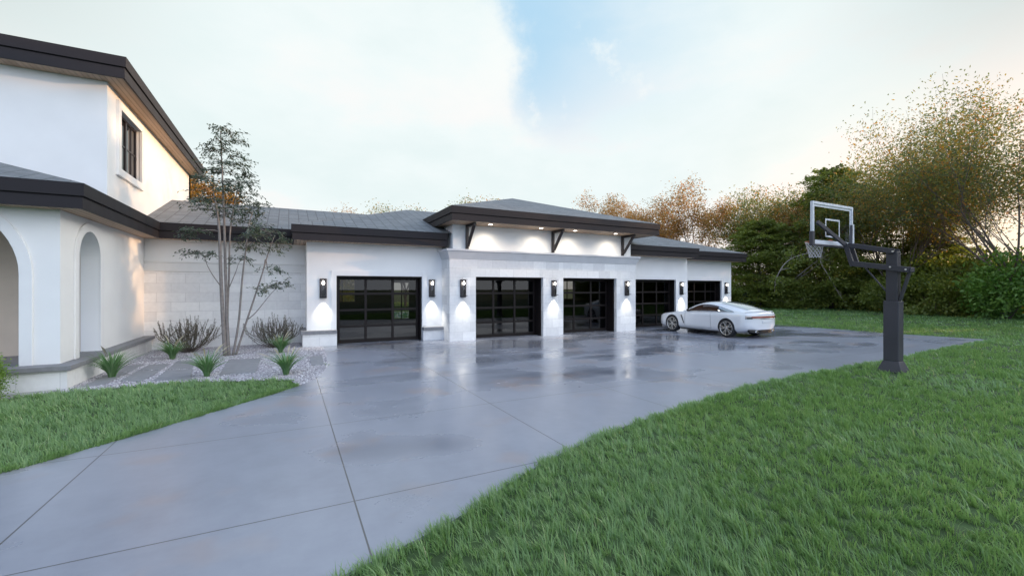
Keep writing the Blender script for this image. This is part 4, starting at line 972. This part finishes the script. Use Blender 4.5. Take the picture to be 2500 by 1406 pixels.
def patch(m, l0, l1, t0f, t1f, nl, nt, off=0, sides=(1,-1)):
    for s in sides:
        vs = []
        for i in range(nl+1):
            l = l0+(l1-l0)*i/nl; a, c = t0f(l), t1f(l)
            for k in range(nt+1):
                p = cab(l, a+(c-a)*k/nt, off); vs.append((p[0]*s, p[1], p[2]))
        m.add(vs, [(i*(nt+1)+k,(i+1)*(nt+1)+k,(i+1)*(nt+1)+k+1,i*(nt+1)+k+1) for i in range(nl) for k in range(nt)])
    return m
K = lambda v: (lambda l: v)
m = patch(MB(), 1.42, 4.62, K(0), K(1), 48, 20); o = m.build('roof', M['paint'], car, smooth=True)
bm = bmesh.new(); bm.from_mesh(o.data); bmesh.ops.remove_doubles(bm, verts=bm.verts, dist=.002); bmesh.ops.recalc_face_normals(bm, faces=bm.faces); bm.to_mesh(o.data); bm.free()
def tup(l):
    f = (l-1.74)/(4.02-1.74); return .07+.36*max(0, math.sin(math.pi*min(1,max(0,f))**.62))**.55
tlo = lambda l: .07
for s, lab in ((1,None),(-1,None)):
    patch(MB(), 1.74, 4.02, tlo, tup, 40, 6, .010, (s,)).build('side_window', M['carglass'], car, smooth=True)
    # bright line under and round the glass
    pts = [Vector((s*1*cab(l, .05, .014)[0], -l, cab(l,.05,.014)[2])) for l in np.linspace(1.72,4.05,30)]
    MB().tube(pts, .009, 6).build('window_moulding', M['chrome'], car, smooth=True)
    pts = [Vector((s*cab(l, tup(l)+.012, .012)[0], -l, cab(l,tup(l)+.012,.012)[2])) for l in np.linspace(1.74,4.04,50)]
    MB().tube(pts, .007, 6).build('window_moulding', M['chrome'], car, smooth=True)
    # door mirror
    k = MB(); k.smooth = True
    k.lathe([(0,-.05),(.034,-.046),(.048,-.02),(.05,.015),(.04,.04),(0,.05)], 14, axis='y', c=(s*.985,-1.86,1.0)); k.bar((s*.86,-1.83,.955),(s*.965,-1.86,.985),.04,.025)
    k.build('mirror', M['blackplastic'], car)
    # fender vent, sill blade, door shut lines
    MB().bar((s*.962,-1.46,.78),(s*.955,-1.62,.42),.022,.05,up=(1,0,0)).build('fender_vent', M['blackplastic'], car, bevel=.004)
    MB().box(min(s*.78,s*.89),max(s*.78,s*.89),-3.3,-1.38,.155,.185).build('sill', M['blackplastic'], car, bevel=.01)
def body_x(l, z):
    zl,wb,w,zs,ws,zc = [float(cr([s[0] for s in ST],[s[i] for s in ST],l)) for i in range(1,7)]
    return float(np.interp(z, [zl+.05,zl+.14,zl+.26,(zl+.26+zs)/2,zs-.14,zs-.055,zs-.008], [wb,w*.985,w,w*.992,w*.985,w*.972,(w+ws)/2*.98]))
M['seam'] = plain('panel_gap', (.06,.06,.065), .6)
for s in (1,-1):
    k = MB(); z = np.linspace(.30,.90,12)
    for l_, sl_ in ((1.66,.0),(2.98,.10)): k.tube([(s*(body_x(l_+sl_*(.9-zz),zz)+.001),-(l_+sl_*(.9-zz)),zz) for zz in z], .005, 5)
    ll = np.linspace(1.66,3.04,16); k.tube([(s*(body_x(l_,.30)+.001),-l_,.30) for l_ in ll], .005, 5)
    k.build('door_seam', M['seam'], car)
patch(MB(), 1.50, 2.30, K(.60), K(1), 14, 10, .010).build('windscreen', M['carglass'], car, smooth=True)
patch(MB(), 3.28, 4.40, lambda l: .60+.05*(l-3.3), K(1), 20, 12, .010).build('rear_window', M['skyglass'], car, smooth=True)
def rearbar(z0, z1, w, push, name, mat, n=24, l0=4.845, drop=0., h2=None):
    m = MB(); vs = []
    for i in range(n+1):
        x = -w+2*w*i/n; f = abs(x)/.93; y = -(l0-.26*f**3.4)-push
        zz0 = z0 + (h2 or 0)*f**2; 
        vs += [(x,y,zz0),(x,y,z1),(x,y+.10,z1),(x,y+.10,zz0)]
    fs = [(i*4+a,(i+1)*4+a,(i+1)*4+(a+1)%4,i*4+(a+1)%4) for i in range(n) for a in range(4)] + [(0,1,2,3),(n*4,n*4+3,n*4+2,n*4+1)]
    return m.add(vs, fs).build(name, mat, car, bevel=.006)
rearbar(.775,.885,.90,.012,'tail_light', M['tailclear'])
rearbar(.80,.855,.74,.020,'tail_light', M['taillens'])
rearbar(.762,.782,.91,.020,'tail_trim', M['chrome'])
for s in (1,-1):
    MB().bar((s*.90,-4.648,.80),(s*.72,-4.762,.80),.03,.05).build('tail_light', M['blackplastic'], car, bevel=.006)
rearbar(.20,.352,.76,.006,'diffuser', M['blackplastic'], l0=4.80, h2=.09)
for s in (1,-1):
    k = MB(); k.smooth = True; k.lathe([(.050,0),(.060,-.005),(.060,-.07),(.045,-.07)], 18, axis='y', c=(0,0,0)); 
    k.v = [(v[0]*1.3+s*.50, v[1]-4.735, v[2]*.62+.275) for v in k.v]; k.build('exhaust_tip', M['chrome'], car)
MB().box(-.24,.24,-4.862,-4.80,.60,.70).build('plate_recess', M['paint'], car, bevel=.012)
m = MB(); vs=[]   # ducktail lip
for i in range(21):
    x = -.80+1.6*i/20; f = abs(x)/.8; y = -4.78+.20*f**2.5; z = 1.037-.02*f**2
    vs += [(x,y+.16,z-.03),(x,y-.02,z+.022),(x,y-.02,z+.006),(x,y+.10,z-.07)]
m.add(vs, [(i*4+a,(i+1)*4+a,(i+1)*4+(a+1)%4,i*4+(a+1)%4) for i in range(20) for a in range(4)]+[(0,1,2,3),(80,83,82,81)]); m.build('spoiler', M['paint'], car, bevel=.004)
for s in (1,-1):
    k = MB(); k.smooth=True; k.lathe([(0,-.06),(.09,-.03),(.10,0),(0,.02)], 16, axis='y'); k.v = [(v[0]*1.5+s*.70, v[1]*1.2-.20, v[2]*.5+.63) for v in k.v]; k.build('headlight', M['headlens'], car)
MB().box(-.42,.42,-.06,.03,.30,.46).build('grille', M['blackplastic'], car, bevel=.02)
MB().box(-.66,.66,-.30,-.02,.165,.195).build('front_splitter', M['paint'], car, bevel=.02)
# wheels
def wheel(x, l, s, first=None):
    if first is None:
        w = empty('wheel'); w.parent = car
        k = MB(); k.smooth = True
        k.lathe([(.272,-.12),(.335,-.128),(.358,-.10),(.364,-.05),(.364,.05),(.358,.10),(.335,.128),(.272,.12),(.262,.06),(.262,-.06)], 44, axis='x', close=True); k.build('tyre', M['rubber'], w)
        k = MB(); k.smooth = True; k.lathe([(.276,.122),(.279,.128),(.262,.131),(.250,.112),(.248,-.10),(.272,-.10)], 44, axis='x', close=True)
        k.smooth = False
        for i in range(5):
            for dx in (-.12,.12):
                a = 2*math.pi*i/5+math.pi/2+dx*.45; a2 = 2*math.pi*i/5+math.pi/2+dx*1.9
                k.bar((.100,.045*math.cos(a),.045*math.sin(a)),(.112,.258*math.cos(a2),.258*math.sin(a2)),.034,.030,up=(1,0,0))
        k.lathe([(0,.118),(.03,.118),(.055,.108),(.06,.08),(0,.08)], 20, axis='x'); k.build('rim', M['alloy'], w, bevel=.004)
        MB().lathe([(0,.03),(.17,.03),(.17,.01),(0,.01)], 30, axis='x').build('brake_disc', M['brake'], w)
        MB().lathe([(0,-.02),(.255,-.02),(.255,-.03),(0,-.03)], 30, axis='x').build('wheel_back', M['blackplastic'], w)
    else: w = copy_tree(first)
    w.location = (s*x, -l, .362); w.rotation_euler = (rng.uniform(0,1.2), 0, 0 if s > 0 else math.pi); return w
for ch in car.children: ch.data.transform(Matrix.Diagonal((1,.955,1,1)))
MB().bar((-.965,-2.60,.80),(-.965,-2.80,.80),.02,.022).build('door_handle', M['paint'], car, bevel=.004)
quar = patch(MB(), 3.30, 4.0, tlo, lambda l: tup(l)-.012, 16, 5, .014, (1,)); quar.v = [(v[0],v[1]*.955,v[2]) for v in quar.v]; quar.build('quarter_window', M['skyglass'], car, smooth=True)  # pale patch over the side window, sky reflection put into its colour
quar = patch(MB(), 3.30, 4.0, tlo, lambda l: tup(l)-.012, 16, 5, .014, (-1,)); quar.v = [(v[0],v[1]*.955,v[2]) for v in quar.v]; quar.build('quarter_window', M['skyglass'], car, smooth=True)
w0 = wheel(.838,.92*.955,-1)
for x, l, s in ((.838,.92*.955,1),(.848,3.78*.955,-1),(.848,3.78*.955,1)): wheel(x, l, s, w0)

# ------------------------------------------------------------------ basketball hoop
M['charcoal'] = plain('charcoal_powder_coat', (.042,.040,.048), .5, var=.08, spec=.4)
M['pad'] = plain('charcoal_vinyl_pad', (.045,.043,.054), .5, var=.1, bump=.08)
M['whitealu'] = plain('white_board_frame', (.62,.64,.68), .4)
M['boardglass'] = glass('board_glass', (1,1,1), .93, f0=.09)
M['net'] = plain('white_net_cord', (.55,.53,.53), .9)
M['rimred'] = plain('rim_paint', (.42,.10,.04), .45)
M['zinc'] = plain('zinc_bolt', (.6,.6,.6), .3, metal=.8)
PX0, PY0 = 12.64, 4.93
hoop = empty('basketball_hoop', (PX0,PY0,0), label='charcoal pole-padded basketball hoop with clear backboard at the lawn edge', cat='basketball hoop')
def hb_(mb, name, mat, parent=None, **kw):
    o = mb.build(name, mat, None, **kw); o.parent = parent or hoop
    o.matrix_parent_inverse = Matrix.Translation((-PX0,-PY0,0)); return o
m = MB(); a, c = .125, .150
m.box(PX0-a,PX0+a,PY0-c,PY0+c,.24,1.645)
hb_(m, 'pole_pad', M['pad'], bevel=.018)
m = MB(); vs = [(PX0+sx*(a+.10),PY0+sy*(c+.10),-.02) for sx,sy in ((-1,-1),(1,-1),(1,1),(-1,1))] + [(PX0+sx*(a+.002),PY0+sy*(c+.002),.245) for sx,sy in ((-1,-1),(1,-1),(1,1),(-1,1))]
m.add(vs, [(3,2,1,0),(4,5,6,7),(0,1,5,4),(1,2,6,5),(2,3,7,6),(3,0,4,7)]); hb_(m, 'pad_skirt', M['pad'], bevel=.012)
hb_(MB().box(PX0-.09,PX0+.09,PY0-.11,PY0+.11,1.64,2.80), 'pole', M['charcoal'], bevel=.010)
FY = 5.72
for s in (-1,1):
    x = PX0+s*.125
    hb_(MB().bar((x,4.87,2.80),(x,FY+.08,3.03),.05,.11), 'upper_arm', M['charcoal'], bevel=.006)
    hb_(MB().bar((x,4.60,2.36),(x,FY,2.56),.05,.12), 'lower_arm', M['charcoal'], bevel=.006)
    k = MB(); xb = PX0-.25+s*.80
    k.bar((x,FY-.02,2.50),(x,FY+.14,3.07),.055,.10); k.bar((x+s*.0,FY+.13,3.03),(xb,6.03,3.58),.055,.09)
    hb_(k, 'board_arm', M['charcoal'], bevel=.006)
    if s > 0: hb_(MB().box(xb-.03,xb+.05,5.99,6.045,3.08,3.62), 'board_channel', M['whitealu'] , bevel=.005)
    for (yy,zz) in ((4.64,2.37),(4.93,2.44),(4.88,2.80)):
        k = MB(); k.lathe([(0,0),(.02,0),(.02,.016),(0,.016)], 8, axis='x'); k.v = [(v[0]*s+PX0+s*.150, v[1]+yy, v[2]+zz) for v in k.v]; hb_(k, 'bolt', M['zinc'])
k = MB(); k.box(PX0-.10,PX0+.10,4.57,4.65,2.31,2.42); hb_(k, 'rear_link', M['charcoal'], bevel=.01)
hb_(MB().bar((PX0,4.62,2.34),(PX0,4.80,1.66),.09,.05), 'crank_actuator', M['charcoal'], bevel=.006)
hb_(MB().tube([(PX0-.06,5.50,2.50),(PX0-.06,5.03,1.86)], .018, 8), 'spring_rod', M['charcoal'], bevel=0)
BX0, BX1, BY, BZ0, BZ1 = 11.43, 13.31, 6.08, 3.03, 4.09
board = empty('backboard'); board.parent = hoop; board.matrix_parent_inverse = Matrix.Translation((-PX0,-PY0,0))
t = .062
m = MB().box(BX0,BX0+t,BY-.03,BY+.03,BZ0,BZ1).box(BX1-t,BX1,BY-.03,BY+.03,BZ0,BZ1).box(BX0+t,BX1-t,BY-.03,BY+.03,BZ0,BZ0+t).box(BX0+t,BX1-t,BY-.03,BY+.03,BZ1-t,BZ1)
m.build('frame', M['whitealu'], board, bevel=.005)
MB().add([(BX0+t,BY,BZ0+t),(BX1-t,BY,BZ0+t),(BX1-t,BY,BZ1-t),(BX0+t,BY,BZ1-t)],[(0,1,2,3)]).build('glass', M['boardglass'], board, fixn=False)
# painted border and shooting square on the glass
g0 = BY-.004; cx = (BX0+BX1)/2; mk = MB(); e = .055
def strip(x0,x1,z0,z1): mk.box(x0,x1,g0-.002,g0,z0,z1)
ax0,ax1,az0,az1 = BX0+t,BX1-t,BZ0+t,BZ1-t
strip(ax0,ax1,az1-e,az1); strip(ax0,ax1,az0,az0+e); strip(ax0,ax0+e,az0+e,az1-e); strip(ax1-e,ax1,az0+e,az1-e)
sx0,sx1,sz0,sz1 = cx-.335,cx+.335,3.235,3.705
k_ = .042; strip(sx0,sx1,sz1-k_,sz1); strip(sx0,sx1,sz0,sz0+k_); strip(sx0,sx0+k_,sz0+k_,sz1-k_); strip(sx1-k_,sx1,sz0+k_,sz1-k_)
mk.build('marking', M['whitealu'], board)
m = MB().box(BX0-.025,BX0+.075,BY-.045,BY+.045,BZ0-.035,BZ0+.32).box(BX1-.075,BX1+.025,BY-.045,BY+.045,BZ0-.035,BZ0+.32).box(BX0+.075,BX1-.075,BY-.045,BY+.045,BZ0-.035,BZ0+.012)
m.build('edge_pad', M['pad'], board, bevel=.012)
rc = (cx-.02, BY+.40, 3.17)
ring = [(rc[0]+.228*math.cos(2*math.pi*i/36), rc[1]+.228*math.sin(2*math.pi*i/36), rc[2]) for i in range(37)]
m = MB(); m.tube(ring, .009, 8, cap=False); m.box(rc[0]-.09,rc[0]+.09,BY+.03,rc[1]-.22,rc[2]-.03,rc[2]-.01).box(rc[0]-.09,rc[0]+.09,BY+.031,BY+.045,rc[2]-.10,rc[2]+.02)
hb_(m, 'rim', M['rimred'])
m = MB(); NL, NA = 7, 12
def npt(a, k):
    f = k/NL; r = .222*(1-.46*f**.8); an = 2*math.pi*(a+(.5 if k % 2 else 0))/NA; return (rc[0]+r*math.cos(an), rc[1]+r*math.sin(an), rc[2]-.42*f)
for a in range(NA):
    for k in range(NL):
        for d in ((0,-1) if k % 2 == 0 else (0,1)):
            m.tube([npt(a,k), npt(a+d,k+1)], .0075, 4, cap=False)
hb_(m, 'net', M['net'])

# ------------------------------------------------------------------ sky, sun, camera
SKY_K = 10.4
SUN_AZ, SUN_EL = 108.0, 9.0       # clockwise from +Y
sd = Vector((math.sin(R(SUN_AZ))*math.cos(R(SUN_EL)), math.cos(R(SUN_AZ))*math.cos(R(SUN_EL)), math.sin(R(SUN_EL))))
sl = bpy.data.lights.new('sun', 'SUN'); sl.energy = 4.6; sl.angle = R(.5); sl.color = (1.0,.58,.28)
so = bpy.data.objects.new('sun', sl); col.objects.link(so); so.rotation_euler = sd.to_track_quat('Z','Y').to_euler(); so.location = (30,-10,20)
w = bpy.data.worlds.new('World'); scn.world = w; w.use_nodes = True; nt = w.node_tree; nt.nodes.clear(); L = nt.links
out = nt.nodes.new('ShaderNodeOutputWorld'); bg = N(nt, 'Background', Strength=.1)
sky = N(nt, 'TexSky'); sky.sky_type = 'NISHITA'; sky.sun_disc = False; sky.sun_elevation = R(SUN_EL); sky.sun_rotation = R(SUN_AZ)
tc = N(nt, 'TexCoord'); sp = N(nt, 'SeparateXYZ'); L.new(tc.outputs['Generated'], sp.inputs[0])
X, Y, Z = sp.outputs
az = math_(nt, 'MULTIPLY', math_(nt, 'ARCTAN2', X, Y), 180/math.pi)        # degrees from +Y toward +X
el = math_(nt, 'MULTIPLY', math_(nt, 'ARCSINE', Z), 180/math.pi)
n1 = N(nt, 'TexNoise', Scale=6.5, Detail=10.0, Roughness=.62); L.new(tc.outputs['Generated'], n1.inputs['Vector'])
n2 = N(nt, 'TexNoise', Scale=2.2, Detail=7.0, Roughness=.55); mp = N(nt, 'Mapping'); mp.inputs['Scale'].default_value = (1,1,2.2); mp.inputs['Location'].default_value = (3,1,2); L.new(tc.outputs['Generated'], mp.inputs[0]); L.new(mp.outputs[0], n2.inputs['Vector'])
w1 = math_(nt, 'SUBTRACT', n1.outputs['Fac'], .5); w2 = math_(nt, 'SUBTRACT', n2.outputs['Fac'], .5)
def sstep(x, a, b_):
    m_ = N(nt, 'MapRange'); m_.interpolation_type = 'SMOOTHSTEP'; m_.inputs[1].default_value = a; m_.inputs[2].default_value = b_; L.new(x, m_.inputs[0]); return m_.outputs[0]
# gap of blue between the clouds: hard ragged bank on its left, thin veil on its right
edge = math_(nt, 'ADD', az, math_(nt, 'ADD', math_(nt, 'MULTIPLY', w1, 20), math_(nt, 'MULTIPLY', math_(nt, 'SUBTRACT', el, 27.), .40)))
left = sstep(edge, 23.5, 30.5)
rgt = sstep(math_(nt, 'ADD', az, math_(nt, 'MULTIPLY', w2, 26)), 60., 30.)
low = sstep(math_(nt, 'ADD', el, math_(nt, 'MULTIPLY', w2, 22)), 15., 32.)
gap = math_(nt, 'MULTIPLY', math_(nt, 'MULTIPLY', left, rgt), low)
wisp = sstep(n1.outputs['Fac'], .56, .70)
gap = math_(nt, 'MULTIPLY', gap, math_(nt, 'SUBTRACT', 1.0, math_(nt, 'MULTIPLY', wisp, .75)))
# clouds: luminous, cool overhead and behind, pale pink low down, warm low on the sun's side
cl_ = ramp(nt, n2.outputs['Fac'], [(.30, (.80,.92,.92)), (.5, (.90,.985,.985)), (.70, (1.0,1.02,1.0))])
pink = math_(nt, 'MULTIPLY', sstep(w2, .0, .12), math_(nt, 'MULTIPLY', sstep(el, 30., 14.), .7))
c = mixc(nt, pink, cl_.outputs[0], (1.01,.955,.945))
sunside = math_(nt, 'MULTIPLY', sstep(az, 42., 95.), sstep(el, 26., 2.))
c = mixc(nt, math_(nt, 'MULTIPLY', sunside, .75), c, (1.7,1.2,.74))
back = sstep(Y, .25, -.75)
lr_ = sstep(X, -.75, .45)
bk = mixc(nt, lr_, (.78,1.10,1.72), (2.1,2.2,2.36))
c = mixc(nt, back, c, bk)
rside = math_(nt, 'MULTIPLY', sstep(az, 82., 105.), math_(nt, 'SUBTRACT', 1.0, back))
rs2 = math_(nt, 'MULTIPLY', math_(nt, 'MULTIPLY', sstep(az, 78., 90.), sstep(az, 122., 104.)), math_(nt, 'MULTIPLY', sstep(el, 3., 12.), sstep(el, 48., 26.)))
c = mixc(nt, sstep(el, 36., 62.), c, (.74,1.04,1.68))
c = mixc(nt, rs2, c, (9.5,9.0,8.3))
c = mixc(nt, math_(nt, 'MULTIPLY', gap, .90), c, (.43,.70,.92))
gm = math_(nt, 'MULTIPLY', sstep(math_(nt, 'ADD', math_(nt, 'ABSOLUTE', math_(nt, 'SUBTRACT', az, 27.)), math_(nt, 'MULTIPLY', w2, 30)), 30., 58.), sstep(el, 12., 30.))
c = mixc(nt, math_(nt, 'MULTIPLY', gm, math_(nt, 'MULTIPLY', math_(nt, 'SUBTRACT', 1.0, back), .75)), c, (.50,.57,.55))
nis = N(nt, 'VectorMath'); nis.operation = 'SCALE'; nis.inputs['Scale'].default_value = .35; L.new(sky.outputs[0], nis.inputs[0])
tenfold = N(nt, 'VectorMath'); tenfold.operation = 'SCALE'; tenfold.inputs['Scale'].default_value = SKY_K; L.new(c, tenfold.inputs[0])
mx = mixc(nt, .94, nis.outputs[0], tenfold.outputs[0])
L.new(mx, bg.inputs[0]); L.new(bg.outputs[0], out.inputs[0])
cam = bpy.data.cameras.new('camera'); cam.sensor_width = 36; cam.lens = 1056/2500*36; cam.clip_start = .05; cam.clip_end = 2000
co = bpy.data.objects.new('camera', cam); col.objects.link(co); co.location = (0,0,1.95); co.rotation_euler = (R(90),0,-math.atan(545/1056)); scn.camera = co
scn.view_settings.view_transform = 'Standard'; scn.view_settings.look = 'None'; scn.view_settings.exposure = 0; scn.view_settings.gamma = 1
scn.render.engine = 'CYCLES'; cy = scn.cycles
cy.max_bounces = 12; cy.diffuse_bounces = 7; cy.glossy_bounces = 4; cy.transmission_bounces = 4; cy.transparent_max_bounces = 16; cy.caustics_reflective = False; cy.caustics_refractive = False
cy.sample_clamp_indirect = 6; cy.use_denoising = True
try: cy.denoiser = 'OPENIMAGEDENOISE'
except Exception: pass
